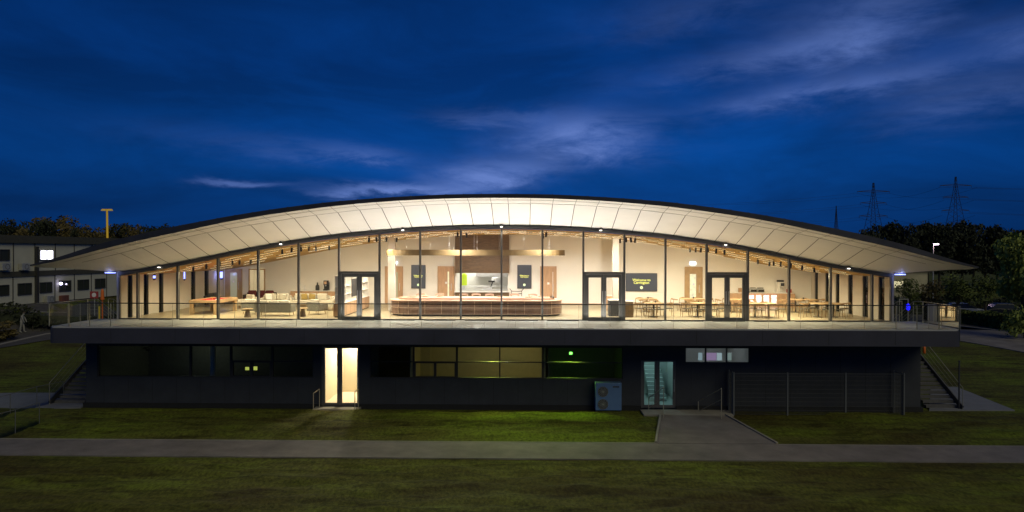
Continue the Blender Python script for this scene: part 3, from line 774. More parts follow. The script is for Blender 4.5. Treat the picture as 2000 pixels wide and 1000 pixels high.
for r in range(5):
    row = sorted([q for q in strips if q[3] == r], key=lambda q: q[1])
    for k, q in enumerate(row):
        tag(q[0], 'slim ceiling light, %s in the %s' % (ordn(k+1, len(row)), rown[r]), 'ceiling light', 'slim linear lights in the timber ceiling')
# spotlights
SP = []
def spot_proto():
    e = bpy.data.objects.new('spotlight', None); S.collection.objects.link(e); e.empty_display_size = .1
    MB().tube((0, 0, -.06), (.01, .02, -.30), .055, .055, 12).build('barrel', m_black, e)
    MB().tube((0, 0, .02), (0, 0, -.1), .012, seg=6).box(-.05, .05, -.02, .02, -.0, .03).build('bracket', m_black, e)
    return e
sp0 = spot_proto(); n = 0
sp_px = [(378, 512), (403, 512), (429, 512), (454, 513), (468, 512), (490, 511), (551, 485), (570, 485), (588, 486), (604, 485), (617, 486), (643, 484), (721, 465), (735, 466), (755, 467), (775, 468), (894, 456), (911, 459), (1061, 461), (1067, 457),
         (1211, 470), (1223, 468), (1232, 468), (1241, 467), (1348, 488), (1359, 488), (1369, 488), (1382, 487.5), (1399, 487.5), (1415, 487.5), (1480, 511), (1503, 515), (1511, 514), (1525, 515), (1545, 515), (1567, 517), (1590, 518)]
for k, (x, yv) in enumerate(sp_px):
    # walk along the ray until it meets the ceiling less the lamp's drop
    Y = 1.0; best = None
    while Y < 9.6:
        p = at(x, yv, Y); d = abs(ceil_z(p.x)-.2-p.z)
        if best is None or d < best[0]: best = (d, Y, p)
        Y += .1
    d, Y, p = best
    e = sp0 if k == 0 else copy_tree(sp0)
    e.location = (p.x, Y, ceil_z(p.x)-.04); e.rotation_euler.z = random.uniform(0, 6.28)
    SP.append(e)
    tag(e, 'black spotlight, %s of the spotlights under the ceiling' % ordn(k+1, len(sp_px)), 'spotlight', 'black spotlights under the ceiling')
# the spotlights' own beams: wall wash and general light
for k, e in enumerate(SP):
    x, y = e.location.x, e.location.y
    c = math.exp(-(x/8.5)**2)
    col = (1, .83+.11*c, .50+.38*c)
    toward = Vector((random.uniform(-.15, .15), .9 if y > 3.5 else .5, -1)) if k % 3 else Vector((random.uniform(-.2, .2), -.35, -1))
    lamp('SPOT', 'beam', (x+.01, y+.02, e.location.z-.31), (205+460*c), col, None, .05, rot=toward, spot=150, blend=.8).parent = B
# added ceiling downlights, put in to brighten the middle of the room
for k in range(12):
    x = -16.5+3*k; y = 3.2+(k % 2)*2.6; c = math.exp(-(x/8.5)**2); z = ceil_z(x)
    e = empty('added_downlight', (x, y, z), 'added round recessed ceiling downlight, %s of twelve across the room' % ordn(k+1, 12), 'downlight', 'added downlights in the timber ceiling')
    MB().lathe((x, y, z-.075), [(.06, .005), (.09, 0), (.09, .03)], 14).build('trim_ring', m_black, e)
    lamp('SPOT', 'beam', (x, y, z-.10), 235+480*c, (1, .83+.11*c, .50+.38*c), e, .05, rot=Vector((0, 0, -1)), spot=165, blend=.5)
# facade downlights, set in the head frame
DL = [-17.35, -11.15, -4.97, 0, 4.97, 11.2, 17.3]
for k, x in enumerate(DL):
    z = interp(HEAD, x)
    e = empty('deck_downlight', (x, -.21, z-.1), 'small round deck downlight, %s of the seven on the head frame' % ordn(k+1, 7), 'downlight', 'downlights over the deck')
    MB().lathe((x, -.21, z-.07), [(.05, 0), (.075, .01), (.075, .10), (.04, .12)], 14).build('housing', m_frame, e)
    MB().lathe((x, -.21, z-.09), [(.045, 0), (.062, .006), (.062, .019)], 14).build('lens', m_ledw, e)
    lamp('SPOT', 'beam', (x, -.23, z-.11), (60 if abs(x) > 15 else 34 if abs(x) > 10 else 60), (1, .90, .72), e, .04, rot=Vector((0, -.25, -1)), spot=70 if abs(x) > 15 else 110, blend=.9)
# added linear uplights at the foot of the glass, made up to brighten the soffit
for i in range(18):
    x = (MX[i]+MX[i+1])/2
    t = abs(x)/19
    e = empty('added_uplight', (x, -.24, 0), 'added slim deck uplight below the glass, %s of the eighteen' % ordn(i+1, 18), 'uplight', 'added uplights brightening the soffit')
    MB().box(x-.8, x+.8, -.335, -.325, .0035, .034).box(x-.8, x+.8, -.324, -.16, .0035, .010).box(x-.8, x+.8, -.159, -.150, .0035, .05).build('housing', m_frame, e)
    pw = 145*math.exp(-(x/8.5)**2)+15*(1-t)+1.2
    lamp('AREA', 'strip', (x, -.24, .016), pw, (1, .93, .84) if abs(x) < 8 else (1, .76, .46), e, 1.56, .12, rot=Vector((0, -.42, 1)), spread=R(140))
# cold lamps at the two front corners and on the left wall
for s, xa, xb in ((-1, 222, 240), (1, 1724, 1744)):
    p = at((xa+xb)/2, 532, -.35); z = interp(HEAD, 19.6)+.02
    e = empty('corner_light', (s*19.75, -.35, z-.06), 'cold blue-white light bar under the %s front roof corner' % ('left' if s < 0 else 'right'), 'light')
    MB().box(s*19.75-.26, s*19.75+.26, -.38, -.32, z-.05, z-.005).build('lens', m_blue, e)
    MB().box(s*19.75-.28, s*19.75+.28, -.39, -.31, z-.003, z+.06).build('housing', m_frame, e)
    lamp('POINT', 'glow', (s*19.75, -.45, z-.12), 2.2, (.35, .42, 1), e, .05)
for x, yv, X_, lab in ((432, 537, None, 'glowing cold blue lantern on the back end of the left wall'), (358, 538, None, 'glowing cold blue lantern beside the left wall panels'), (300, 541, None, 'small cold blue lantern between the left wall panels')):
    Yv = {432: 11.0, 358: 6.6, 300: 3.2}[x]
    p = at(x, yv, Yv); h = {432: .3, 358: .3, 300: .16}[x]
    e = empty('wall_lantern', (p.x, p.y, p.z-h), lab, 'lantern', 'cold lanterns by the left wall')
    MB().lathe((p.x, p.y, p.z-h), [(.06, .05), (.10, .1), (.10, h*2-.1), (.06, h*2-.05)], 14).build('lens', m_blue, e)
    MB().lathe((p.x, p.y, p.z-h), [(.03, -.02), (.11, 0), (.11, .09), (.05, .095)], 14).lathe((p.x, p.y, p.z+h-.09), [(.05, 0), (.11, .01), (.11, .08), (.03, .1)], 14).tube((p.x, p.y, p.z+h), (p.x, p.y, ceil_z(p.x)), .012).build('cap', m_dgrey, e)
    lamp('POINT', 'glow', (p.x-.1, p.y+.05, p.z), 16 if x != 300 else 5, (.30, .38, 1), e, .08)

# ================================================================== INTERIOR FURNITURE
# --- serving counter (racetrack)
ccx, cy0, cy1, hx, HC = -1.50, 1.95, 4.35, 4.72, .86
def track(cx, x_half, y0, y1, n=12):
    r = (y1-y0)/2; cy = (y0+y1)/2; pts = []
    for k in range(n+1): t = R(-90+180*k/n); pts.append((cx+x_half-r+r*math.cos(t), cy+r*math.sin(t)))
    for k in range(n+1): t = R(90+180*k/n); pts.append((cx-x_half+r+r*math.cos(t), cy+r*math.sin(t)))
    return pts
ct = empty('serving_counter', (ccx, (cy0+cy1)/2, 0), 'long oval timber serving counter with panelled front and pale top', 'counter')
MB().prism(track(ccx, hx-.12, cy0+.12, cy1-.12), .002, .10).build('plinth', m_dgrey, ct)
MB().prism(track(ccx, hx-.05, cy0+.05, cy1-.05), .102, HC-.06).build('body', m_counter, ct)
MB().prism(track(ccx, hx+.03, cy0-.03, cy1+.03), HC-.058, HC).build('top', m_top, ct, bevel=.01)
MB().prism(track(ccx, hx-.45, cy0+.45, cy1-.45), HC+.001, HC+.10).build('raised_shelf', m_top, ct, bevel=.01)
fr = MB(); tr = track(ccx, hx, cy0, cy1)
x = ccx-hx+1.2
allp = []
for k in range(9): allp.append((ccx-3.56+k*.89, cy0+.03))
for k in (2, 5, 8, 11): allp.append(tr[k]); allp.append(tr[-1-k])
for (px_, py_) in allp: fr.box(px_-.014, px_+.014, py_-.014, py_+.014, .10, HC-.059)
for z in (.12, .46):
    for a, b in zip(tr, tr[1:]+tr[:1]): fr.bar((a[0], a[1], z), (b[0], b[1], z), .03, .022)
fr.build('front_rail', mat('counter rail', (.66, .50, .36), .5), ct)
# things on the counter
def bowl(x, y, z, r=.16, label='', mt=None):
    o = MB().lathe((x, y, z), [(r*.35, 0), (r*.9, .03), (r, .055), (r*.93, .06), (r*.6, .035)], 18).build('serving_platter', mt or m_top, smooth_=True)
    return tag(o, label, 'platter', 'platters on the serving counter')
pls = [(-5.0, 2.9), (-4.3, 3.2), (-3.5, 3.1), (-.2, 3.3), (1.4, 3.1), (2.1, 3.2)]
for k, (x, y) in enumerate(pls): bowl(x, y, HC+.101, .2, 'shallow timber platter on the serving counter, %s of six' % ordn(k+1, 6))
def condiment(x, y, z, lab):
    e = empty('condiment_tray', (x, y, z), lab, 'tray')
    MB().box(x-.16, x+.16, y-.09, y+.09, z, z+.05).build('tray', m_oak, e)
    for dx, hh in ((-.09, .16), (0, .2), (.09, .14)):
        b = MB().lathe((x+dx, y, z+.051), [(.03, 0), (.032, hh*.6), (.014, hh*.75), (.014, hh)], 10).build('bottle', m_dgrey, e)
condiment(ccx+hx-.55, 2.9, HC+.001, 'small timber tray of sauce bottles on the right end of the counter')
# --- pendant ring above the counter
pc = empty('pendant_beam', (ccx, 3.2, 3.2), 'long oval timber pendant lighting beam hung over the counter', 'pendant')
xl, xr = at(750, 493, 2.4).x, at(1105, 493, 2.4).x; pcx, phx = (xl+xr)/2, (xr-xl)/2
zt, zb_ = at(930, 488, 2.4).z, at(930, 499, 2.4).z
po, pi_ = track(pcx, phx, 1.9, 4.4, 16), track(pcx, phx-.16, 2.06, 4.24, 16)
mb = MB(); n = len(po)
for k in range(n):
    j = (k+1) % n
    mb.quad((*po[k], zb_), (*po[j], zb_), (*po[j], zt), (*po[k], zt)); mb.quad((*pi_[j], zb_), (*pi_[k], zb_), (*pi_[k], zt), (*pi_[j], zt))
    mb.quad((*po[k], zt), (*po[j], zt), (*pi_[j], zt), (*pi_[k], zt)); mb.quad((*po[j], zb_), (*po[k], zb_), (*pi_[k], zb_), (*pi_[j], zb_))
mb.build('beam', mat('pendant timber', (.24, .165, .07), .6, var=.12), pc)
mb = MB()
for k in range(n-1):
    a, b = po[k], po[k+1]; a2, b2 = pi_[k], pi_[k+1]
    f = lambda p, q, t: (p[0]+(q[0]-p[0])*t, p[1]+(q[1]-p[1])*t, zb_-.002)
    mb.quad(f(b, b2, .35), f(a, a2, .35), f(a, a2, .65), f(b, b2, .65))
mb.build('led_line', mat('pendant led', (.8, .8, .8), .5, emit=(1, .82, .6), estr=10), pc)
for k, xx in enumerate([pcx-phx+.9+q*(2*phx-1.8)/6 for q in range(7)]):
    for yy in (1.98, 4.32):
        MB().tube((xx, yy, zt), (xx, yy, ceil_z(xx)), .006, seg=5).build('hanging_wire', m_steel, pc)
# --- stools behind the counter: pale curved backs
def stool_proto():
    e = bpy.data.objects.new('counter_chair', None); S.collection.objects.link(e); e.empty_display_size = .2
    MB().lathe((0, 0, .60), [(.16, 0), (.21, .02), (.21, .05), (.18, .06)], 16).build('seat', m_top, e, smooth_=True)
    for sx in (-1, 1):
        for sy in (-1, 1): MB().tube((sx*.2, sy*.2, 0), (sx*.13, sy*.13, .605), .014, .018, 8).build('leg', m_oak, e)
    mb = MB(); prev = None
    for k in range(11):
        t = R(20+140*k/10); p = Vector((.27*math.cos(t), .20*math.sin(t)+.03, .93+.05*math.sin(t)))
        if prev: mb.bar(prev, p, .035, .10)
        prev = p
    mb.bar((-.2, .12, .62), (-.22, .14, .93), .025).bar((.2, .12, .62), (.22, .14, .93), .025)
    mb.build('backrest', m_top, e)
    return e
st0 = stool_proto()
sx = [735, 775, 850, 882, 915, 938, 985, 1012, 1040, 1075]
sxs = [822, 858, 905, 930, 955, 1005, 1040]
for k, px_ in enumerate(sxs):
    e = st0 if k == 0 else copy_tree(st0)
    p = at(px_, 585, 5.1+.15*(k % 2)); e.location = (p.x, p.y, 0); e.rotation_euler.z = random.uniform(-.25, .25)
    tag(e, 'pale timber stool with a curved back behind the counter, %s of seven' % ordn(k+1, 7), 'stool', 'pale stools behind the serving counter')
# trolley by the hatch
p = back(1009, 585, 1.2)
e = empty('service_trolley', (p.x, p.y, 0), 'black framed trolley beside the right menu screen', 'trolley')
mb = MB()
for dx in (-.33, .33):
    mb.tube((p.x+dx, p.y, .06), (p.x+dx, p.y, .95), .015).tube((p.x+dx, p.y, .95), (p.x+dx*1.35, p.y-.02, 1.10), .02)
    mb.tube((p.x+dx, p.y+.4, .06), (p.x+dx, p.y+.4, .95), .015)
mb.tube((p.x-.33, p.y, .93), (p.x+.33, p.y, .93), .02).build('frame', m_black, e)
MB().box(p.x-.32, p.x+.32, p.y+.02, p.y+.38, .30, .33).box(p.x-.32, p.x+.32, p.y+.02, p.y+.38, .74, .77).build('shelf', m_dgrey, e)
for dx in (-.33, .33):
    for dy in (0, .4): MB().tube((p.x+dx-.015, p.y+dy, .05), (p.x+dx+.015, p.y+dy, .05), .05, seg=12).build('castor', m_black, e)

# --- pool table
a = flat(376, 615, 0); yf = a.y; 
xl = flat(372, 614, 0).x+.05; wpt = 1.35
e = empty('pool_table', (xl+1.3, yf+.75, 0), 'oak pool table with red cloth near the left wall', 'pool table')
X0, X1, Y0, Y1 = xl, xl+1.55, yf, yf+2.7
MB().box(X0+.1, X1-.1, Y0+.1, Y1-.1, .68, .752).build('cloth_bed', m_red, e)
f = MB(); f.box(X0, X1, Y0, Y0+.12, .62, .80); f.box(X0, X1, Y1-.12, Y1, .62, .80); f.box(X0, X0+.12, Y0+.121, Y1-.121, .62, .80); f.box(X1-.12, X1, Y0+.121, Y1-.121, .62, .80); f.box(X0+.12, X1-.12, Y0+.12, Y1-.12, .6, .679)
f.build('cushion_rail', m_oak_y, e, bevel=.012)
for x in (X0+.12, X1-.12):
    for y in (Y0+.12, Y1-.12): MB().box(x-.09, x+.09, y-.09, y+.09, .002, .598).build('leg', m_oak_y, e)
for k, (dx, dy) in enumerate([(.6, .7), (.75, 1.2), (.9, 1.8), (1.1, .9), (.5, 1.7)]):
    o = MB().lathe((X0+dx, Y0+dy, .753), [(.01, 0), (.022, .008), (.028, .028), (.022, .048), (.008, .056)], 10).build('pool_ball', m_white if k == 3 else (m_yellow if k % 2 else m_red), smooth_=True)
    tag(o, '%s ball on the red pool cloth, %s of five' % ('white' if k == 3 else ('yellow' if k % 2 else 'red'), ordn(sorted([.6, .75, .9, 1.1, .5]).index(dx)+1, 5)), 'ball', 'balls on the pool table')
# --- sofas and armchairs
def sofa(name, X, Y, w, rz, label, shell=m_grey, cush=m_cream, cat='sofa', dep=.85, hb=.70, group='lounge seats', pillows=2, accent=None):
    e = empty(name, (X, Y, 0), label, cat, group)
    def P(mb, nm, mt, bev=0, parent=e):
        o = mb.build(nm, mt, None, bevel=bev); o.parent = parent; return o
    P(MB().box(-w/2+.06, w/2-.06, -dep/2+.13, dep/2, .2, .32), 'base', shell, .02)
    n = max(1, round(w/.75)); cw = (w-.24)/n
    for k in range(n): P(MB().box(-w/2+.125+k*cw, -w/2+.115+(k+1)*cw, -dep/2+.15, dep/2+.01, .322, .45), 'seat_cushion', cush, .045)
    P(MB().box(-w/2, w/2, -dep/2, -dep/2+.12, .2, hb), 'backrest', shell, .03)
    for s in (-1, 1): P(MB().box(s*w/2-(.12 if s > 0 else 0), s*w/2+(.12 if s < 0 else 0), -dep/2+.122, dep/2, .2, .58), 'armrest', shell, .03)
    for k in range(n): P(MB().box(-w/2+.14+k*cw, -w/2+.10+(k+1)*cw, -dep/2+.13, -dep/2+.32, .452, hb+.14), 'back_cushion', cush, .06)
    if accent:
        for k, (u, mt) in enumerate(accent):
            o = MB().box(-.2, .2, -.06, .06, 0, .38).build('scatter_cushion', mt, None, bevel=.05); o.parent = e; o.location = (u, -dep/2+.42, .46); o.rotation_euler = (-.3, .2*(k-1), 0)
    for sx_ in (-1, 1):
        for sy_ in (-1, 1): P(MB().tube((sx_*(w/2-.08), sy_*(dep/2-.1), 0), (sx_*(w/2-.12), sy_*(dep/2-.13), .2), .015, .022, 8), 'leg', m_oak)
    e.rotation_euler.z = rz
    return e
p = flat(532, 618, 0); sofa('sofa', p.x, p.y+.45, 1.95, 0, 'grey backed sofa with cream cushions seen from behind near the glass', accent=[(.5, m_cream)])
p = flat(478, 616, 0); sofa('armchair', p.x, p.y+.9, .85, .1, 'grey backed armchair behind the round side table, left of the long sofa', cat='armchair')
p = flat(612, 616, 0); sofa('armchair', p.x, p.y+.7, .80, -.35, 'grey backed armchair between the sofa and the oak cabinet', cat='armchair')
p = flat(640, 608, 0); sofa('armchair', p.x, p.y+.6, .85, R(75), 'cream armchair turned sideways beside the white shelving', shell=m_cream, cat='armchair')
p = flat(604, 600, 0); sofa('sofa', p.x, p.y+.2, 2.3, R(180), 'cream sofa with mustard cushion facing the glass', shell=m_cream, accent=[(-.1, m_olive), (.35, m_olive)])
p = flat(536, 600, 0); sofa('sofa', p.x, p.y+.2, 1.8, R(180), 'cream sofa with loose pale cushions by the left of the lounge', shell=m_cream, accent=[(-.4, m_cream), (.4, m_white)])
p = flat(481, 603, 0); sofa('armchair', p.x, p.y+.2, .9, R(150), 'low cream armchair behind the small round table', shell=m_cream, cat='armchair')
p = flat(362, 606, 0); sofa('sofa', -18.35, 8.3, 1.4, R(-90), 'dark grey sofa against the left wall behind the pool table', shell=m_dgrey, cush=m_dgrey)
sofa('sofa', -16.6, 11.1, 2.0, R(180), 'dark sofa on the back wall beyond the pool table', shell=m_dgrey, cush=mat('plum fabric', (.13, .03, .035), .9))
def side_table(x, y, label):
    e = empty('side_table', (x, y, 0), label, 'side table', 'round side tables in the lounge')
    MB().lathe((x, y, .42), [(.26, 0), (.28, .01), (.28, .035), (.27, .04)], 24).build('table_top', m_oak_y, e)
    MB().lathe((x, y, 0.001), [(.19, 0), (.17, .03), (.10, .40), (.12, .418)], 20).build('pedestal', mat('bronze base', (.16, .11, .07), .5), e)
p = flat(482, 620, 0); side_table(p.x, p.y+.1, 'small round table with conical base at the left end of the lounge')
p = flat(589, 619, 0); side_table(p.x, p.y+.2, 'small round table with conical base right of the grey sofa')
# --- lounge sideboard
A, C = back(567, 590, .6), back(658, 590, .6)
e = empty('sideboard', ((A.x+C.x)/2, A.y, 0), 'long oak sideboard with pale top along the lounge back wall', 'sideboard')
def skew_box(x0, x1, o0, o1, z0, z1):   # box lying along the back wall; offsets are distances out from it
    m = MB(); P = [(x0, backY(x0)-o1), (x1, backY(x1)-o1), (x1, backY(x1)-o0), (x0, backY(x0)-o0)]
    return m.prism(P, z0, z1)
skew_box(A.x, C.x, .03, .58, .002, .80).build('cabinet', m_oak, e); skew_box(A.x-.03, C.x+.03, .02, .62, .802, .84).build('worktop', m_white, e)
for k in range(1, 5): 
    xx = A.x+(C.x-A.x)*k/5; skew_box(xx-.008, xx+.008, .58, .584, .05, .78).build('door_gap', m_dgrey, e)
SZ = .841
def urn():
    p = back(620, 560, .3); m = MB(); m.lathe((p.x, p.y, SZ), [(.10, 0), (.13, .04), (.13, .30), (.09, .36), (.05, .40), (.04, .52), (.02, .55)], 18)
    tag(m.build('coffee_urn', m_dgrey, smooth_=True), 'dark rounded drinks urn on the lounge sideboard', 'urn')
    p = back(637, 560, .3); e = empty('coffee_machine', (p.x, p.y, SZ), 'tall dark coffee machine on the lounge sideboard', 'coffee machine')
    MB().box(p.x-.16, p.x+.18, p.y-.2, p.y+.2, SZ, SZ+.10).box(p.x-.16, p.x-.1+.28, p.y+.02, p.y+.2, SZ+.1, SZ+.55).box(p.x-.13, p.x+.18, p.y-.2, p.y+.02, SZ+.38, SZ+.68).build('body', m_black, e, bevel=.02)
    MB().box(p.x-.08, p.x+.10, p.y-.215, p.y-.202, SZ+.42, SZ+.62).build('display', m_oak, e)
    MB().box(p.x-.03, p.x+.03, p.y-.12, p.y-.04, SZ+.3, SZ+.38).build('spout', m_steel, e)
    p = back(595, 568, .3); o = MB().tube((p.x, p.y, SZ), (p.x, p.y, SZ+.32), .012).tube((p.x, p.y, SZ+.32), (p.x+.1, p.y-.05, SZ+.32), .01).build('tap', m_steel); tag(o, 'slim steel tap on the lounge sideboard', 'tap')
urn()
# --- partition: low oak cabinet with white open shelving and a screen
Xp = -8.62
e = empty('shelving_partition', (Xp, 4.2, 0), 'white open shelving standing on a long low oak cabinet behind the left entrance', 'shelving')
MB().box(Xp-.22, Xp+.22, 1.1, 7.5, .06, .72).build('cabinet', m_oak, e)
MB().box(Xp-.18, Xp+.18, 1.15, 7.45, .002, .058).build('plinth', m_dgrey, e)
MB().box(Xp-.24, Xp+.24, 1.08, 7.52, .722, .75).build('worktop', m_white, e)
m = MB()
for y in (1.2, 2.2, 3.2, 4.9, 5.9, 6.9, 7.4): m.box(Xp-.16, Xp+.16, y-.025, y+.025, .752, 2.15)
m.build('upright', m_white, e)
m = MB()
for z in (1.15, 1.6, 2.16):
    m.box(Xp-.165, Xp+.165, 1.1, 3.25, z, z+.03); m.box(Xp-.165, Xp+.165, 4.85, 7.45, z, z+.03)
m.build('shelf', m_white, e)
m = MB()
for k in range(1, 7): m.box(Xp+.221, Xp+.224, 1.1+k*.91-.006, 1.1+k*.91+.006, .08, .70)
m.build('door_gap', m_dgrey, e)
ts = empty('television', (Xp+.2, 4.05, 1.0), 'dark flat television mounted edge-on in the white shelving', 'television')
MB().box(Xp+.17, Xp+.22, 3.3, 4.8, .95, 1.95).build('panel', m_dgrey, ts, bevel=.01); MB().box(Xp+.02, Xp+.168, 3.9, 4.2, 1.3, 1.6).build('bracket', m_black, ts)
# little things on shelves
for k, (yy, zz, mt) in enumerate([(1.6, .752, m_oak), (2.6, 1.181, m_grey), (5.4, 1.181, m_olive), (6.3, .752, m_dgrey)]):
    o = MB().lathe((Xp, yy, zz), [(.05, 0), (.09, .05), (.08, .16), (.04, .2), (.05, .24)], 14).build('vase', mt, smooth_=True)
    tag(o, ['brown vase on the cabinet at the near end of the shelving', 'grey vase on the lower shelf near the glass', 'mustard vase on the lower shelf beyond the television', 'dark vase on the cabinet at the far end of the shelving'][k], 'vase')

# --- recycling station near the centre right doors
def bin_unit(px0, px1, ybase, depth, h, label, mt):
    p0 = flat(px0, ybase, 0); p1 = flat(px1, ybase, 0); X0, X1, Y0 = p0.x, p1.x, p0.y
    e = empty('recycling_unit', ((X0+X1)/2, Y0, 0), label, 'cabinet'); r = .15; pts = []
    for cx, cy, a0 in ((X0+r, Y0+r, 180), (X1-r, Y0+r, 270), (X1-r, Y0+depth-r, 0), (X0+r, Y0+depth-r, 90)):
        for k in range(5): t = R(a0+90*k/4); pts.append((cx+r*math.cos(t), cy+r*math.sin(t)))
    MB().prism(pts, .002, h-.04).build('body', mt, e); MB().prism([(x, y) for x, y in pts], h-.038, h).build('top', m_white, e)
    MB().box((X0+X1)/2-.004, (X0+X1)/2+.004, Y0-.003, Y0, .05, h-.08).build('door_gap', m_black, e)
    MB().box((X0+X1)/2-.12, (X0+X1)/2+.12, Y0+.12, Y0+.28, h+.001, h+.006).build('opening', m_black, e)
bin_unit(1216, 1238, 620, .7, .86, 'dark slatted recycling cabinet right of the centre right entrance', m_walnut)
bin_unit(1190, 1214, 618, .9, .88, 'grey recycling cabinet seen through the centre right doors', m_dgrey)
bin_unit(1183, 1196, 607, .5, .9, 'oak cabinet behind the grey recycling cabinet', m_oak)

# --- dining tables and chairs
def table(X, Y, w, d, label, rz=0):
    e = empty('dining_table', (X, Y, 0), label, 'table', 'dining tables')
    def P(mb, nm, mt, bev=0):
        o = mb.build(nm, mt, None, bevel=bev); o.parent = e; return o
    r = min(w, d)*.32; pts = []
    for cx, cy, a0 in ((-w/2+r, -d/2+r, 180), (w/2-r, -d/2+r, 270), (w/2-r, d/2-r, 0), (-w/2+r, d/2-r, 90)):
        for k in range(6): t = R(a0+90*k/5); pts.append((cx+r*math.cos(t), cy+r*math.sin(t)))
    P(MB().prism(pts, .72, .75), 'table_top', m_oak_y, .006)
    for sx_ in ((0,) if w < 1.2 else (-w*.25, w*.25)):
        P(MB().tube((sx_, 0, .03), (sx_, 0, .719), .045, seg=12), 'pedestal', m_dgrey)
        P(MB().lathe((sx_, 0, .001), [(.24, 0), (.24, .015), (.05, .03)], 20), 'foot_plate', m_dgrey)
    return e
def chair_proto():
    e = bpy.data.objects.new('dining_chair', None); S.collection.objects.link(e); e.empty_display_size = .2
    MB().box(-.22, .22, -.21, .21, .43, .465).build('seat', m_seat, e, bevel=.015)
    for sx_ in (-1, 1):
        MB().tube((sx_*.23, .22, 0), (sx_*.19, .18, .43), .013, .019, 8).build('leg', m_chair, e)
        MB().tube((sx_*.24, -.25, 0), (sx_*.215, -.19, .69), .013, .017, 8).build('leg', m_chair, e)
    mb = MB(); prev = None
    for k in range(13):
        t = R(180+180*k/12); p = Vector((.26*math.cos(t), .27*math.sin(t)+.04, .715-.02*math.cos(2*t)))
        if prev: mb.bar(prev, p, .03, .055+.05*max(0, -math.sin(t)-.4))
        prev = p
    mb.build('backrest', m_chair, e)
    return e
ch0 = chair_proto(); first = [True]
def chair(X, Y, rz, label):
    e = ch0 if first[0] else copy_tree(ch0); first[0] = False
    e.location = (X, Y, 0); e.rotation_euler.z = rz; return tag(e, label, 'chair', 'oak chairs round the dining tables')
TB = [(1263, 5.4, 1.15, .9, 'the back table below the welcome screen'), (1277, 2.2, 1.0, .9, 'the front table below the welcome screen'),
      (1352, 5.6, 1.4, .9, 'the back table in front of the glazed oak door'), (1375, 2.2, 1.35, .9, 'the front table left of the right entrance'),
      (1437, 5.2, 1.3, .9, 'the back table seen through the right entrance'), (1488, 2.1, 1.45, .9, 'the front table before the lit fridges'),
      (1567, 5.3, 1.6, .9, 'the back table by the drinks sideboard'), (1613, 2.3, 1.65, .9, 'the front table nearest the right wall')]
for k, (px_, Y, w, d, nm) in enumerate(TB):
    X = at(px_, 590, Y).x
    table(X, Y, w, d, nm[4:].split(' ')[0]+' oak dining table '+' '.join(nm[4:].split(' ')[2:]))
    for side, (sx_, sy_, rz) in {'near left': (-.28 if w > 1.2 else -.3, -.62, .12), 'near right': (.30, -.64, -.15), 'far left': (-.3, .62, math.pi+.1), 'far right': (.3, .60, math.pi-.1), 'left end': (-w/2-.28, 0, -1.5), 'right end': (w/2+.28, 0.05, 1.65)}.items():
        if side in ('left end', 'right end') and (k % 2 == 0) and w < 1.3: continue
        ws = w/1.2
        chair(X+(sx_*ws if 'end' not in side else sx_), Y+sy_+random.uniform(-.05, .05), rz+random.uniform(-.12, .12), 'oak chair, %s of %s' % (side, nm))
    if k in (0, 1, 2, 6):
        o = MB().lathe((X+.1, Y+.1, .751), [(.04, 0), (.045, .06), (.04, .09)], 12).build('condiment_pot', m_dgrey); tag(o, 'small dark pot on '+nm, 'pot')
# --- drinks sideboard with fridges
A, C = back(1424, 590, .6), back(1553, 590, .6)
e = empty('drinks_sideboard', ((A.x+C.x)/2, A.y, 0), 'long oak drinks sideboard with four lit glass-front fridges', 'sideboard')
fx0, fx1 = back(1460, 590, .6).x, back(1519, 590, .6).x
skew_box(A.x, fx0, .03, .60, .002, .86).build('cabinet', m_oak, e); skew_box(fx1, C.x, .03, .60, .002, .86).build('cabinet', m_oak, e)
skew_box(fx0, fx1, .03, .30, .002, .86).build('cabinet', m_oak, e)
skew_box(A.x-.03, C.x+.03, .02, .64, .862, .90).build('worktop', m_white, e)
m_fr = mat('fridge light', (.9, .8, .9), .5, emit=(1.0, .86, .92), estr=1.5, col2=(.35, .2, .15), vscale=11, stretch=(1, 1, 1.6))
_n = m_fr.node_tree; _b = _n.nodes['Principled BSDF']; _r = [q for q in _n.nodes if q.type == 'VALTORGB'][0]; _n.links.new(_r.outputs[0], _b.inputs['Emission Color'])
_r.color_ramp.elements[0].color = (.55, .22, .12, 1); _r.color_ramp.elements[1].color = (1.0, .86, .95, 1)
for k in range(4):
    u, v = fx0+(fx1-fx0)*k/4, fx0+(fx1-fx0)*(k+1)/4
    fg = skew_box(u+.01, v-.01, .31, .56, .04, .80).build('fridge', m_fr, e, label='small lit drinks fridge, %s of four' % ordn(k+1, 4))
    m = join(join(join(skew_box(u+.002, u+.05, .561, .60, .03, .84), skew_box(v-.05, v-.002, .561, .60, .03, .84)), skew_box(u+.05, v-.05, .561, .60, .76, .84)), skew_box(u+.05, v-.05, .561, .60, .03, .09))
    m.build('door_frame', m_oak, fg)
SZ = .901
def toaster(px_, lab):
    p = back(px_, 565, .35); e = empty('toaster', (p.x, p.y, SZ), lab, 'toaster', 'steel toasters on the drinks sideboard')
    MB().box(p.x-.21, p.x+.21, p.y-.16, p.y+.16, SZ+.015, SZ+.26).build('casing', m_steel, e, bevel=.03)
    MB().box(p.x-.19, p.x+.19, p.y-.175, p.y-.162, SZ+.04, SZ+.20).build('front_panel', m_black, e)
    MB().box(p.x-.17, p.x+.17, p.y-.09, p.y-.06, SZ+.261, SZ+.31).box(p.x-.17, p.x+.17, p.y+.04, p.y+.07, SZ+.261, SZ+.31).build('bread_slot', m_black, e)
toaster(1470, 'steel and black toaster on the left of the pair'); toaster(1485, 'steel and black toaster on the right of the pair')
p = back(1524, 562, .35); e = empty('coffee_machine', (p.x, p.y, SZ), 'tall white and grey coffee machine on the drinks sideboard', 'coffee machine')
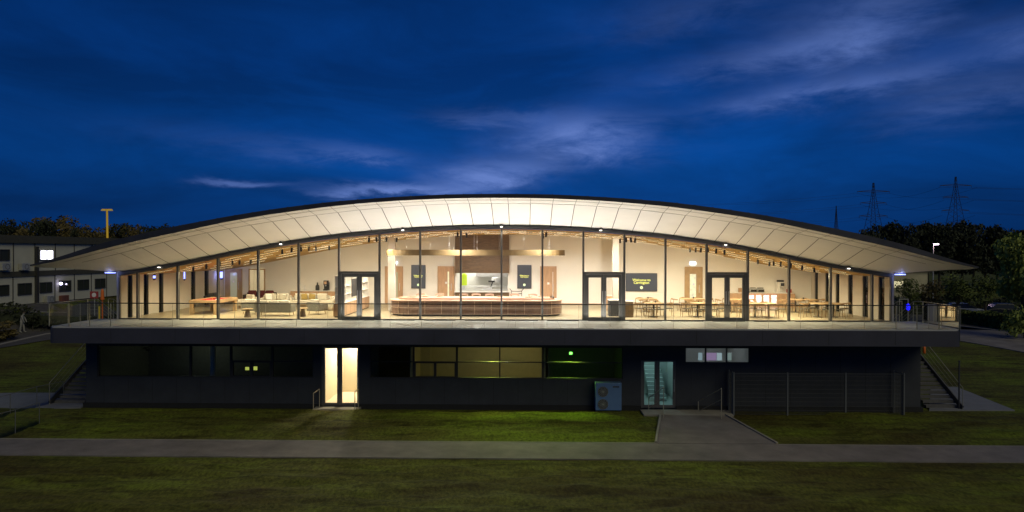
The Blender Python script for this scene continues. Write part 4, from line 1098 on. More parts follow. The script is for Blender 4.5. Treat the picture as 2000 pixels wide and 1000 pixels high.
MB().box(p.x-.26, p.x+.2, p.y-.2, p.y+.2, SZ, SZ+.05).box(p.x-.26, p.x-.08, p.y-.2, p.y+.2, SZ+.05, SZ+.68).box(p.x-.078, p.x+.2, p.y+.05, p.y+.2, SZ+.05, SZ+.68).box(p.x-.078, p.x+.2, p.y-.2, p.y+.048, SZ+.36, SZ+.68).build('body', m_white, e, bevel=.015)
MB().box(p.x-.17, p.x+.18, p.y-.14, p.y+.16, SZ+.681, SZ+.80).build('bean_hopper', m_dgrey, e)
MB().box(p.x-.05, p.x+.18, p.y-.212, p.y-.202, SZ+.42, SZ+.62).build('display', m_dgrey, e)
MB().box(p.x, p.x+.1, p.y-.15, p.y-.05, SZ+.27, SZ+.358).build('spout', m_steel, e)
p = back(1541, 568, .35); o = MB().box(p.x-.13, p.x+.13, p.y-.1, p.y+.1, SZ, SZ+.22).box(p.x-.10, p.x+.02, p.y-.11, p.y-.101, SZ+.05, SZ+.16).build('tea_box', mat('red card', (.45, .03, .03), .6), bevel=.008); tag(o, 'red box at the right end of the drinks sideboard', 'box')
for q, px_ in enumerate((1447, 1456)):
    p = back(px_, 568, .35); o = MB().box(p.x-.14, p.x+.14, p.y-.1, p.y+.1, SZ, SZ+.05).box(p.x-.14, p.x-.12, p.y-.1, p.y+.1, SZ+.05, SZ+.28).box(p.x+.12, p.x+.14, p.y-.1, p.y+.1, SZ+.05, SZ+.28).box(p.x-.12, p.x+.12, p.y+.08, p.y+.1, SZ+.05, SZ+.28).build('cutlery_box', m_oak)
    tag(o, ['timber cutlery box at the left of the sideboard top', 'timber cutlery box beside the left toaster'][q], 'box', 'cutlery boxes on the drinks sideboard')
# ================================================================== BALUSTRADE
def balustrade():
    e = empty('deck_balustrade', (0, DEPTH+.06, 0), 'frameless glass balustrade with thin dark handrail along the deck edge', 'balustrade')
    yb = DEPTH+.06; xl, xr = -20.62, 20.70; n = 29
    for k in range(n):
        a, b = xl+(xr-xl)*k/n, xl+(xr-xl)*(k+1)/n
        MB().quad((a+.012, yb, .004), (b-.012, yb, .004), (b-.012, yb, 1.06), (a+.012, yb, 1.06)).build('glass_panel', m_bal, e)
    MB().box(xl, xr, yb-.022, yb+.022, 1.062, 1.10).build('handrail', mat('handrail dark', (.02, .02, .022), .4, .5), e)
    mb = MB()
    for k in range(n+1):
        x = xl+(xr-xl)*k/n; mb.box(x-.005, x+.005, yb-.008, yb+.008, .004, 1.06)
    mb.build('joint_strip', mat('joint seal', (.30, .31, .28), .6), e)
balustrade()
def post_rail(name, pts, label, hgt=1.05, r=.016, wires=4, posts=True, mt=None, infill=None):
    """metal guard rail along floor points; posts at each point"""
    mt = mt or m_hand
    e = empty(name, Vector(pts[0]), label, 'handrail')
    mb = MB()
    for a, b in zip(pts, pts[1:]): mb.tube(Vector(a)+Vector((0, 0, hgt)), Vector(b)+Vector((0, 0, hgt)), r)
    mb.build('rail', mt, e)
    for p in pts: MB().tube(Vector(p), Vector(p)+Vector((0, 0, hgt)), r).build('post', mt, e)
    if wires:
        mb = MB()
        for w in range(1, wires+1):
            for a, b in zip(pts, pts[1:]): mb.tube(Vector(a)+Vector((0, 0, hgt*w/(wires+1))), Vector(b)+Vector((0, 0, hgt*w/(wires+1))), .005, seg=5)
        mb.build('infill_wire', mt, e)
    if infill:
        mb = MB()
        for a, b in zip(pts, pts[1:]):
            a, b = Vector(a), Vector(b); mb.quad(a+Vector((0, 0, .08)), b+Vector((0, 0, .08)), b+Vector((0, 0, hgt-.06)), a+Vector((0, 0, hgt-.06)))
        mb.build('glass_panel', m_bal, e)
    return e
def vposts(xs, Y, label):
    e = empty('front_posts', (xs[0], Y, 0), label, 'posts')
    return e
# end stairs, mirrored left and right: down backwards from the deck, then a flight back to the ground
for s, side in ((-1, 'left'), (1, 'right')):
    xo, xi = s*20.66, s*19.85
    xo2 = s*22.6
    yb0 = -.25
    post_rail('end_guardrail', [(xo, DEPTH+.10, 0), (xo, -2.2, 0), (xo, -.75, 0)], 'metal and glass guardrail on the %s end of the deck' % side, wires=0, infill=True)
    # upper flight falls away from the viewer
    st = empty('stair', (s*20.2, 0, 0), 'outside steps going down behind the %s end of the deck' % side, 'stairs')
    m = MB(); n = 11; y = 0.1; z = 0
    for k in range(n):
        m.box(min(s*19.72, xo), max(s*19.72, xo)+0, y+k*.28, y+(k+1)*.28+.02, -.17*(k+1)-.05, -.17*(k+1))
    m.build('upper_flight', m_step, st)
    yl = y+n*.28; zl = -.17*n
    MB().box(min(s*19.72, xo2), max(s*19.72, xo2), yl+.021, yl+1.4, zl-.22, zl-.01).build('landing', m_step, st)
    m = MB(); n2 = int((zl-G)/.17)+1
    for k in range(n2):
        zz = zl-.17*(k+1)
        if zz < G: break
        m.box(min(s*21.0, xo2), max(s*21.0, xo2), yl-(k+1)*.28, yl-k*.28+.02, zz-.12, zz)
    m.build('lower_flight', m_step, st)
    m = MB(); m.bar((s*20.72, .1, -.1), (s*20.72, yl, zl-.1), .06, .25); m.bar((xo2, yl, zl-.1), (xo2, yl-n2*.28, G+.1), .06, .25); m.build('stringer', m_frame, st)
    post_rail('stair_handrail', [(xo, -.7, 0), (xo, .1, -.05), (xo, 1.4, -.80), (xo, yl, zl)], 'outer metal handrail of the %s upper stair' % side, wires=5)
    post_rail('stair_handrail', [(xi, -.35, 0), (xi, .1, -.05), (xi, 1.4, -.80)], 'inner metal handrail of the %s upper stair beside the wall' % side, wires=0)
    post_rail('stair_handrail', [(xo2, yl+1.3, zl), (xo2, yl, zl), (xo2, yl-n2*.28, G+.05)], 'outer metal handrail of the %s lower stair' % side, wires=3)
# pale posts of the guardrail's return, seen through the glass at both ends
for s, pxs in ((-1, (135, 175, 216)), (1, (1750, 1791, 1834))):
    for k, px_ in enumerate(pxs):
        p = at(px_, 620, DEPTH+.16)
        o = MB().tube((p.x, p.y, 0.001), (p.x, p.y, 1.06), .02, seg=8).lathe((p.x, p.y, .001), [(.05, 0), (.05, .012), (.02, .015)], 10).build('balustrade_post', m_hand)
        tag(o, 'slim pale post behind the balustrade glass, %s of three at the %s end' % (['leftmost', 'middle', 'rightmost'][k], 'left' if s < 0 else 'right'), 'post', 'slim posts behind the balustrade glass')
# call point post with blue lamp, right end
p = at(1765, 610, 1.4)
e = empty('gate_frame', (p.x, p.y, 0), 'narrow metal gate with a vivid blue lamp at the right stair head', 'gate')
MB().box(p.x-.24, p.x-.20, p.y-.02, p.y+.02, -.6, 1.05).box(p.x+.20, p.x+.24, p.y-.02, p.y+.02, -.6, 1.05).box(p.x-.199, p.x+.199, p.y-.02, p.y+.02, 1.01, 1.05).build('frame', m_hand, e)
MB().box(p.x-.19, p.x+.19, p.y-.01, p.y+.01, -.5, 1.0).build('panel', m_dark_glass, e)
MB().lathe((p.x+.19, p.y-.08, .45), [(.02, 0), (.08, .05), (.09, .18), (.08, .30), (.02, .35)], 14).build('lamp', m_bluep, e)

# ================================================================== LOWER STOREY
YW = -1.2; YG = YW
def wx(px_, y=740): return at(px_, y, YW).x
def wz(y, px_=1000): return at(px_, y, YW).z
xL, xR = wx(168), wx(1798)
ZT = -.764; z_top = ZT; z_w0, z_w1 = wz(740), wz(677)
holes = [(wx(190), wx(612), z_w0, z_w1), (wx(628), wx(702), G+.14, z_w1), (wx(722), wx(1217), z_w0, z_w1), (wx(1252), wx(1320), G+.10, wz(703)), (wx(1338), wx(1465), wz(708), z_w1)]
mb = MB(); T = .25
cur = xL
for (a, b, z0, z1) in holes:
    mb.box(cur, a, YW, YW+T, G+.25, z_top); mb.box(a, b, YW, YW+T, z1, z_top)
    if z0 > G+.25: mb.box(a, b, YW, YW+T, G+.25, z0)
    cur = b
mb.box(cur, xR, YW, YW+T, G+.25, z_top)
for s, xx in ((-1, xL), (1, xR-T)): mb.box(xx, xx+T, YW+T, 10.5, G-.3, z_top)
mb.box(xL, xR, 10.5, 10.75, G-.3, z_top)
x = xL+.9
while x < xR-.5:
    if not any(h[0]-.1 < x < h[1]+.1 for h in holes): mb.box(x-.006, x+.006, YW-.0035, YW-.0005, G+.26, ZT-.002, 1)
    elif any(h[0] < x < h[1] and h[2] > G+.5 for h in holes): mb.box(x-.006, x+.006, YW-.0035, YW-.0005, G+.26, [h for h in holes if h[0]-.1 < x < h[1]+.1][0][2]-.002, 1)
    x += 1.2
mb.build('lower_wall', [m_lower, m_plinth], B)
# plinth
mb = MB(); cur = xL-.12
for (a, b) in ((holes[1][0], holes[1][1]), (holes[3][0], holes[3][1])):
    mb.box(cur, a, YW-.06, YW+T-.01, G-.3, G+.248); cur = b
mb.box(cur, xR+.1, YW-.06, YW+T-.01, G-.3, G+.248)
mb.build('plinth', m_plinth, B)
# floor and ceiling of the lower storey
MB().box(xL+T, xR-T, YW+T, 10.5, G-.2, G+.12).build('lower_floor', m_dgrey, B)
MB().box(-20.3, 20.4, YW+.0, 10.8, -.763, -.201).build('structural_slab', m_lower, B)
# partitions of the lower storey
def room(x0, x1, y1, mt, nm='lower_room', label=None):
    m = MB(); y0 = YW+T+.002; z0, z1 = G+.121, -.766
    m.box(x0, x1, y1, y1+.1, z0, z1); m.box(x0-.1, x0, y0, y1+.1, z0, z1); m.box(x1, x1+.1, y0, y1+.1, z0, z1); m.box(x0, x1, y0, y1, z1-.05, z1-.001); m.box(x0, x1, y0, y1, z0, z0+.02)
    return m.build(nm, mt, B, label=label)
room(wx(626), wx(706), 2.2, m_wroom, label='brightly lit entrance hall behind the lower glass door')
room(wx(1250), wx(1330), 2.0, m_croom, label='pale green stairwell behind the lower right door')
room(wx(803), wx(1062), 2.6, m_yroom, label='dim yellow-lit room behind the lower windows')
room(wx(1075), wx(1222), 3.0, m_grey)
room(wx(1336), wx(1467), 2.6, m_wall)
room(wx(188), wx(614), 3.5, m_grey)
hx_ = (wx(626)+wx(706))/2
def lamp_thing(name, loc, label, lens, energy, col, size=.14, kind='POINT'):
    e = empty(name, loc, label, 'lamp')
    MB().lathe((loc[0], loc[1], loc[2]-.06), [(size*.7, 0), (size, .02), (size, .05), (size*.8, .06)], 16).build('diffuser', lens, e)
    MB().lathe((loc[0], loc[1], loc[2]+.001), [(size*1.05, 0), (size*1.05, .02), (size*.6, .03)], 16).build('housing', m_white, e)
    lamp('POINT', 'glow', (loc[0], loc[1], loc[2]-.16), energy, col, e, .08)
    return e
lamp_thing('hall_light', (hx_+.35, 1.7, -.90), 'round ceiling light inside the bright lower entrance', m_ledw, 420, (1, .90, .70), .15)
lamp_thing('stairwell_light', (wx(1275), .4, -.92), 'cold round ceiling light in the lower right stairwell', mat('cold lens', (.8, .9, 1), .5, emit=(.5, .75, 1), estr=6), 26, (.62, .88, 1.0), .12)
xr_ = (wx(893)+wx(1057))/2
lamp_thing('room_light', (xr_+.3, -.2, -.92), 'dim round ceiling light in the yellow lower room', mat('dim lens', (.8, .8, .7), .5, emit=(1, .8, .4), estr=1.2), 29, (1, .92, .62), .12)
o = lamp_thing('screen_room_light', (wx(1400), .6, -.92), 'cold ceiling light in the lower room behind the high windows', mat('cold lens dim', (.8, .8, 1), .5, emit=(.8, .8, 1), estr=1), 7, (.75, .85, 1), .12)
# window joinery, panes
def window(x0, x1, z0, z1, label=None, mull=(), trans=None, sub=()):
    w = .05; f = MB()
    f.box(x0, x1, YW+.04, YW+.14, z1-w, z1); f.box(x0, x1, YW+.04, YW+.14, z0, z0+w); f.box(x0, x0+w, YW+.04, YW+.14, z0+w, z1-w); f.box(x1-w, x1, YW+.04, YW+.14, z0+w, z1-w)
    for m in mull: f.box(m-.03, m+.03, YW+.04, YW+.14, z0+w, z1-w)
    if trans: f.box(x0+w, x1-w, YW+.045, YW+.135, trans-.02, trans+.02)
    for (a, b, c, d) in sub:
        f.box(a, b, YW+.025, YW+.155, d-.06, d); f.box(a, b, YW+.025, YW+.155, c, c+.06); f.box(a, a+.06, YW+.025, YW+.155, c+.06, d-.06); f.box(b-.06, b, YW+.025, YW+.155, c+.06, d-.06); f.box((a+b)/2-.06, (a+b)/2+.06, YW+.025, YW+.155, c+.06, d-.06)
    o = f.build('window_frame', m_cabtrim, B, label=label)
    MB().quad((x0+w, YW+.09, z0+w), (x1-w, YW+.09, z0+w), (x1-w, YW+.09, z1-w), (x0+w, YW+.09, z1-w)).build('pane', m_glassl, o)
    return o
m_glassl = glass('lower glass', (.80, .86, .80), 1.0)
zt_ = wz(708)
h0, h1, h2, h3, h4 = holes
window(h0[0], wx(371), z_w0, z_w1, 'dark lower window at the far left'); window(wx(371)+.003, wx(450), z_w0, z_w1, 'dark lower window right of the white column')
window(wx(450)+.003, wx(531), z_w0, z_w1, 'dark lower window with an opening casement', trans=zt_, sub=[(wx(452), wx(529), z_w0+.03, zt_)])
window(wx(531)+.003, h0[1], z_w0, z_w1, 'dark lower window left of the bright door', trans=zt_)
window(h2[0], wx(807), z_w0, z_w1, 'dark lower window right of the bright door', trans=zt_); window(wx(807)+.003, wx(892), z_w0, z_w1, 'dim lower window with an opening casement', trans=zt_, sub=[(wx(809), wx(890), z_w0+.03, zt_)])
window(wx(892)+.003, wx(1060), z_w0, z_w1, 'yellow lit lower window', mull=[wx(976)], trans=zt_); window(wx(1060)+.003, h2[1], z_w0, z_w1, 'dark lower window with green glow', trans=zt_)
window(h4[0], h4[1], h4[2], h4[3], 'high narrow lower windows', mull=[wx(1379), wx(1420)])
# room dressing
o = MB().tube((wx(376), 1.0, G+.14), (wx(376), 1.0, -.82), .14, seg=18).build('column', m_white, B, label='white column inside the lower left window')
bl_ = MB().box(wx(808), wx(830), .9, 1.0, G+.15, z_w1-.1).build('blind', m_yroom, B)
def box_thing(name, label, cat, b, mt, bev=0):
    o = MB().box(*b).build(name, mt, bevel=bev); return tag(o, label, cat)
# notice screen & cupboards glimpsed inside
for k, (xa, xb) in enumerate([(1370, 1378), (1383, 1406), (1407, 1417), (1426, 1436)]):
    a, b = wx(xa), wx(xb); col = [(.45, .6, .7), (.50, .34, .62), (.6, .75, .85), (.35, .45, .45)][k]
    mm = mat('notice %d' % k, col, .5, emit=col, estr=.5)
    o = MB().box(a, b, YW+.6, YW+.62, wz(706), wz(691)).build('notice_board', mm); tag(o, ['narrow pale blue lit notice', 'lilac lit notice', 'pale cyan lit notice', 'small grey lit notice'][k]+' behind the high lower window', 'notice board', 'lit notices behind the high lower windows')
p = at(1115, 690, .8)
e = empty('exit_lamp', (p.x, p.y, p.z), 'small green emergency lamp inside the dark lower window', 'lamp')
MB().box(p.x-.06, p.x+.06, p.y-.04, p.y+.04, p.z-.05, p.z+.05).build('lens', m_green, e); MB().box(p.x-.08, p.x+.08, p.y+.041, p.y+.07, p.z-.07, p.z+.07).build('housing', m_white, e)
lamp('POINT', 'glow', (p.x-.15, p.y-.5, p.z-.1), 6.0, (.35, 1, .10), e, .05)
lamp('SPOT', 'beam', (p.x-.15, -.35, -1.4), 480, (.62, 1, .08), e, .05, rot=Vector((-.3, -1, -.55)), spot=130, blend=1)  # added spot in front of the lamp, brightens the lawn green
lamp('SPOT', 'beam', (wx(960), -.35, -1.4), 380, (.85, 1, .14), B, .1, rot=Vector((-.1, -1, -.6)), spot=140, blend=1)  # added spot without a fixture, brightens the lawn outside the yellow window
lamp('POINT', 'glow', (wx(330), 1.8, -1.2), 12, (.8, .9, .7), B, .2)  # added light without a fixture, makes the left lower room faintly visible
for k, (xa, xb, y0, y1) in enumerate([(479, 486, 717, 723), (495, 502, 716, 723)]):  # glowing panels put in to imitate a reflection in the casement glass
    a, b = at(xa, y0, 2.0), at(xb, y1, 2.0)
    o = MB().box(a.x, b.x, 2.0, 2.04, b.z, a.z).build('reflection_panel', mat('indicator %d' % k, (.6, .65, .1), .5, emit=(.55, .6, .12), estr=.9)); tag(o, ['left', 'right'][k]+' small yellow-green glow imitating a reflection in the dark lower window', 'panel', 'imitated reflections at the lower left casement')
# lit hall door and stairwell door
def lower_door(px0, px1, ptop, label, z0, w1=.11, split=.48):
    a, b = wx(px0), wx(px1); zt = wz(ptop); f = MB()
    f.box(a, b, YW+.02, YW+.16, zt, zt+.07); f.box(a, a+w1, YW+.02, YW+.16, z0, zt-.001); f.box(b-w1*.6, b, YW+.02, YW+.16, z0, zt-.001)
    o = f.build('door_frame', m_frame, B, label=label); m = a+(b-a)*split
    for (u, v) in ((a+w1+.003, m-.003), (m+.003, b-w1*.6-.003)):
        l = MB(); q = .06 if v == m-.003 else .14
        l.box(u, u+.1 if v != m-.003 else u+.05, YW+.05, YW+.11, z0+.01, zt-.003); l.box(v-(.14 if v == m-.003 else .06), v, YW+.05, YW+.11, z0+.01, zt-.003)
        uu = u+.1 if v != m-.003 else u+.05; vv = v-(.14 if v == m-.003 else .06)
        l.box(uu, vv, YW+.05, YW+.11, z0+.01, z0+.14); l.box(uu, vv, YW+.05, YW+.11, zt-.05, zt-.003)
        lo = l.build('door_leaf', m_frame, o)
        MB().quad((uu, YW+.08, z0+.14), (vv, YW+.08, z0+.14), (vv, YW+.08, zt-.05), (uu, YW+.08, zt-.05)).build('glass', m_glass, lo)
        MB().tube((vv+.05, YW+.02, z0+.8), (vv+.05, YW+.02, z0+1.4), .012).tube((vv+.05, YW+.02, z0+.84), (vv+.05, YW+.05, z0+.84), .01).tube((vv+.05, YW+.02, z0+1.36), (vv+.05, YW+.05, z0+1.36), .01).build('handle', m_steel, lo)
    return o
lower_door(628, 702, 680, 'tall glazed lower door glowing warm white', G+.141)
lower_door(1252, 1320, 704, 'glazed lower door showing the blue-green stairwell', G+.121)
MB().box(wx(618), wx(706), YW-.62, YW-.062, G-.1, G+.12).build('door_step', m_brick, B)
MB().box(wx(1250), wx(1420), YW-1.1, YW-.062, G-.1, G+.07).build('door_step', m_brick, B)
# small step rails at the doors
def loop_rail(px0, px1, ytop0, ytop1, Y0, Y1, label, mid=False):
    a = at(px0, ytop0, Y0); b = at(px1, ytop1, Y1)
    e = empty('step_handrail', (a.x, Y0, G), label, 'handrail')
    m = MB(); m.tube(a, b, .02); m.build('rail', m_hand, e)
    for p in (a, b): MB().tube((p.x, p.y, G), p, .02).build('post', m_hand, e)
    if mid: MB().tube(a-Vector((0, 0, .5)), b-Vector((0, 0, .5)), .015).build('mid_rail', m_hand, e)
loop_rail(612, 624, 768, 760, YW-.75, YW-.15, 'short metal handrail left of the bright door step')
loop_rail(693, 700, 766, 761, YW-.75, YW-.15, 'short metal handrail right of the bright door step')
loop_rail(1267, 1296, 777, 757, YW-.2, YW-1.6, 'dark sloping handrail in front of the blue-green door', True)
loop_rail(1364, 1409, 783, 759, YW-.2, YW-1.75, 'metal double handrail right of the blue-green door', True)
# internal stair glimpsed in the stairwell
m = MB(); xs0 = wx(1318)
for k in range(9): m.box(xs0-.95+.0, xs0-.1, .2+k*.2, .4+k*.2, G+.14+.17*k, G+.14+.17*(k+1))
m.build('inner_stair', m_croom, B)

# outdoor heat pump
a, b = at(1163, 806, YW-.55), at(1214, 806, YW-.55); X0, X1 = a.x, b.x; zt = at(1190, 748, YW-.55).z
e = empty('heat_pump', ((X0+X1)/2, YW-.5, G), 'blue-grey twin-fan heat pump unit standing against the lower wall', 'heat pump')
MB().box(X0, X1, YW-.55, YW-.12, G+.12, zt).build('casing', m_acu, e, bevel=.02)
MB().box(X0+.02, X0+.12, YW-.5, YW-.15, G-.02, G+.119).box(X1-.12, X1-.02, YW-.5, YW-.15, G-.02, G+.119).build('foot', m_dgrey, e)
for k, zc in enumerate((G+.42, G+1.02)):
    xc = X0+.36; ring = MB(); r = .25
    ring.tube((xc, YW-.552, zc), (xc, YW-.565, zc), r, seg=28)
    fo = ring.build('fan_opening', m_dgrey, e)
    g = MB()
    for rr in (.08, .14, .20, .245):
        pv = None
        for q in range(25):
            t = 2*math.pi*q/24; p = Vector((xc+rr*math.cos(t), YW-.575, zc+rr*math.sin(t)))
            if pv: g.bar(pv, p, .006)
            pv = p
    for q in range(8): t = math.pi*q/8; g.bar((xc-.245*math.cos(t), YW-.578, zc-.245*math.sin(t)), (xc+.245*math.cos(t), YW-.578, zc+.245*math.sin(t)), .006)
    g.build('grille', m_galv, fo)
MB().box(X1-.42, X1-.12, YW-.556, YW-.551, zt-.22, zt-.15).build('badge', m_dgrey, e)

# ------------------------------------------------------------------ mesh fence compound
def mesh_fence(pts, label, hgt, parts_mt=m_galv, gap=.05):
    e = empty('mesh_fence', pts[0], label, 'fence')
    for p in pts: MB().box(p[0]-.03, p[0]+.03, p[1]-.03, p[1]+.03, p[2], p[2]+hgt).build('post', m_rail2, e)
    for a, b in zip(pts, pts[1:]):
        a, b = Vector(a), Vector(b); L = (b-a).length; n = int(L/gap); m = MB()
        for k in range(1, n): p = a.lerp(b, k/n); m.bar(p+Vector((0, 0, .05)), p+Vector((0, 0, hgt-.04)), .007)
        for z in [.05+i*.2 for i in range(int(hgt/.2)+1)]:
            if z < hgt: m.bar(a+Vector((0, 0, z)), b+Vector((0, 0, z)), .008)
        m.bar(a+Vector((0, 0, hgt-.05)), b+Vector((0, 0, hgt-.05)), .02)
        m.build('mesh_panel', m_fmesh, e)
m_fmesh = mat('fence wire', (.12, .125, .115), .5, .4)
def fp(px_, yb, yt):
    p = flat(px_, yb, G); return p
f1, f2, f3, f4 = flat(1433, 811, G), flat(1537, 811, G), flat(1647, 810, G), flat(1754, 808, G)
fh = at(1433, 727, f1.y).z-G
YF = f1.y
mesh_fence([(f1.x, YF, G), (f2.x, YF, G), (f3.x, YF, G), (f4.x, YF, G)], 'tall galvanised wire mesh fence in front of the dark lower wall', fh)
mesh_fence([(f1.x-.02, YW-.15, G), (f1.x-.05, YF+.08, G)], 'short return of mesh fence on the left of the compound', fh)
mesh_fence([(f4.x-.05, YF+.08, G), (f4.x-.1, YW-.15, G)], 'short return of mesh fence on the right of the compound', fh)

# glass guard beside the left ramp
zr = 0
a = flat(-40, 812, G); b = flat(76, 790, G)
m = None
pts = [(-27.6, -6.1, G), (-25.5, -3.6, G), (-23.9, -1.2, G)]
post_rail('ramp_guardrail', [tuple(flat(-20, 864, G)), tuple(flat(30, 849, G)), tuple(flat(77, 833, G))], 'low metal and glass guardrail at the left edge of the lawn', wires=0, infill=True, hgt=1.05, r=.016, mt=m_rail2)
post_rail('ramp_guardrail', [tuple(flat(-30, 829, G)), tuple(flat(20, 814, G)), tuple(flat(72, 797, G)), tuple(flat(124, 785, G))], 'metal and glass guardrail on the far side of the left ramp', wires=0, infill=True, hgt=1.05, r=.016, mt=m_rail2)
# signs and post at the right stair foot
p = flat(1873, 800, G)
o = MB().tube((p.x, p.y, G), (p.x, p.y, at(1873, 706, p.y).z), .035, seg=8).lathe((p.x, p.y, at(1873, 706, p.y).z), [(.05, 0), (.05, .03), (.01, .05)], 8).build('bollard_post', m_dgrey); tag(o, 'dark slim post at the foot of the right stair', 'post')
p = at(1805, 684, 2.0)
o = MB().lathe((p.x, p.y, p.z-.18), [(.05, 0), (.07, .02), (.07, .34), (.04, .38)], 12).build('fire_extinguisher', m_orange, smooth_=True); tag(o, 'orange-red cylinder under the right end of the deck', 'extinguisher')

# ================================================================== SURROUNDINGS
def leaf_crown(seed, n, blobs, size, flatten=1.0, mt=None, clumps=None):
    rnd = random.Random(seed); m = MB()
    for (cx, cy, cz, r) in blobs:
        k = int(n*r*r*r/sum(b[3]**3 for b in blobs)) if clumps is None else n//len(blobs)
        for _ in range(k):
            while True:
                v = Vector((rnd.uniform(-1, 1), rnd.uniform(-1, 1), rnd.uniform(-1, 1)))
                if .25 < v.length < 1: break
            v = v.normalized()*(v.length**.45)*r*rnd.uniform(.72, 1.08); v.z *= flatten
            c = Vector((cx, cy, cz))+v
            s = size*rnd.uniform(.5, 1.35)
            q = Vector((rnd.gauss(0, 1), rnd.gauss(0, 1), rnd.gauss(0, 1))).normalized(); w = q.orthogonal().normalized()
            u = q.cross(w)
            m.quad(c-w*s, c+u*s*.55, c+w*s, c-u*s*.55)
    return m
def tree_mesh(seed, h, w, mt, n=1500, leaf=.22, trunk_h=.25, nb=17):
    rnd = random.Random(seed); blobs = []
    for k in range(nb):
        t = rnd.uniform(trunk_h+.08, .9); rad = w/2*(1-abs(t-.55)*1.1); a = rnd.uniform(0, 6.28)
        blobs.append((math.cos(a)*rad*rnd.uniform(.1, .75), math.sin(a)*rad*rnd.uniform(.1, .75), t*h, w*rnd.uniform(.15, .27)))
    cr = leaf_crown(seed, n, blobs, leaf, .8)
    tk = MB(); tk.tube((0, 0, -.6), (0, 0, h*.55), w*.035, w*.018, 8)
    for k in range(6):
        b = blobs[k]; tk.tube((0, 0, h*rnd.uniform(trunk_h, .45)), (b[0], b[1], b[2]), w*.014, w*.005, 6)
    return cr, tk
PROTO = {}
def tree(kind, seed, x, y, z, h, w, label, group, mt, rz=None, n=1500, leaf=.22, cat='tree', trunk_h=.25, nm='broadleaf_tree'):
    key = (kind, seed)
    if key not in PROTO:
        cr, tk = tree_mesh(seed, 1.0*10, 8.0, mt, n, leaf, trunk_h)
        e = bpy.data.objects.new(nm, None); S.collection.objects.link(e)
        co_ = cr.build('crown', mt, e); t_ = tk.build('trunk', m_bark, e); PROTO[key] = e
        t = e
    else: t = copy_tree(PROTO[key])
    t.location = (x, y, z); t.scale = (w/8, w/8, h/10); t.rotation_euler.z = rz if rz is not None else (seed*1.7+x*.37) % 6.28
    return tag(t, label, cat, group)
# treeline on the left, beyond the cabins
left_trees = [(-12, 443, 60, 'A'), (12, 437, 60, 'A'), (34, 431, 50, 'A'), (56, 428, 60, 'B'), (82, 426, 58, 'A'), (108, 424, 74, 'B'), (132, 428, 62, 'B'), (158, 440, 40, 'A'), (180, 443, 50, 'B'), (212, 436, 62, 'B'), (236, 433, 56, 'A'), (262, 441, 42, 'B'), (286, 438, 50, 'A'), (306, 440, 46, 'A'), (330, 441, 48, 'A'), (352, 438, 40, 'A'), (372, 440, 36, 'A'), (395, 437, 40, 'A')]
LT = []
for k, (px_, yt, wpx, kd) in enumerate(left_trees):
    Y = 78+7*((k*3) % 4); d = Y-CY; p = at(px_, yt, Y); base = gz(p.x, Y)
    w = wpx/F*d*1.35; t = tree(kd, 20+(k % 3), p.x, Y, base, (p.z-base)*1.02, w, 'x', 'trees beyond the cabins', m_leafB if kd == 'B' else m_leafA, n=2600, leaf=.30, rz=k*1.1)
    LT.append(t); tag(t, '%s tree on the left skyline, %s of eighteen' % ('olive autumn' if kd == 'B' else 'dark', ordn(k+1, 18)), 'tree', 'trees on the left skyline')
right_trees = [(1700, 448), (1722, 443), (1745, 440), (1768, 441), (1790, 443), (1812, 441), (1835, 439), (1858, 438), (1880, 438), (1902, 440), (1925, 443), (1948, 447), (1970, 450), (1993, 452), (2015, 450)]
for k, (px_, yt) in enumerate(right_trees):
    Y = 88+6*((k*2) % 3); d = Y-CY; p = at(px_, yt, Y); base = gz(p.x, Y)
    t = tree('A', 30+(k % 3), p.x, Y, base, (p.z-base)*1.02, 58/F*d*1.25, 'x', 'x', m_leafA, n=2600, leaf=.30, rz=k*1.3)
    tag(t, 'dark tree on the right skyline, %s of fifteen' % ordn(k+1, 15), 'tree', 'trees on the right skyline')
# nearer trees on the right
nt = [(1775, 546, 50, 34, -3.4), (1815, 545, 60, 36, -3.4), (1870, 540, 74, 33, -3.4), (1925, 538, 60, 38, -3.4)]
for k, (px_, yt, wpx, Y, base) in enumerate(nt):
    p = at(px_, yt, Y); t = tree('C', 40+k, p.x, Y, base, p.z-base, wpx/F*(Y-CY)*1.25, 'x', 'x', m_leafC if k != 1 else m_leafB, n=1500, leaf=.26, nm='small_tree', trunk_h=.35)
    tag(t, 'small leafy tree behind the right deck end, %s of four' % ordn(k+1, 4), 'tree', 'small trees by the right car park')
p = at(1992, 462, 22); t = tree('C', 50, at(1995, 500, 22).x+.4, 22, -3.9, p.z+3.9, 5.6, 'x', 'x', m_leafD, n=5200, leaf=.24, trunk_h=.06, nm='columnar_tree')
tag(t, 'tall full green tree cut by the right picture edge', 'tree')
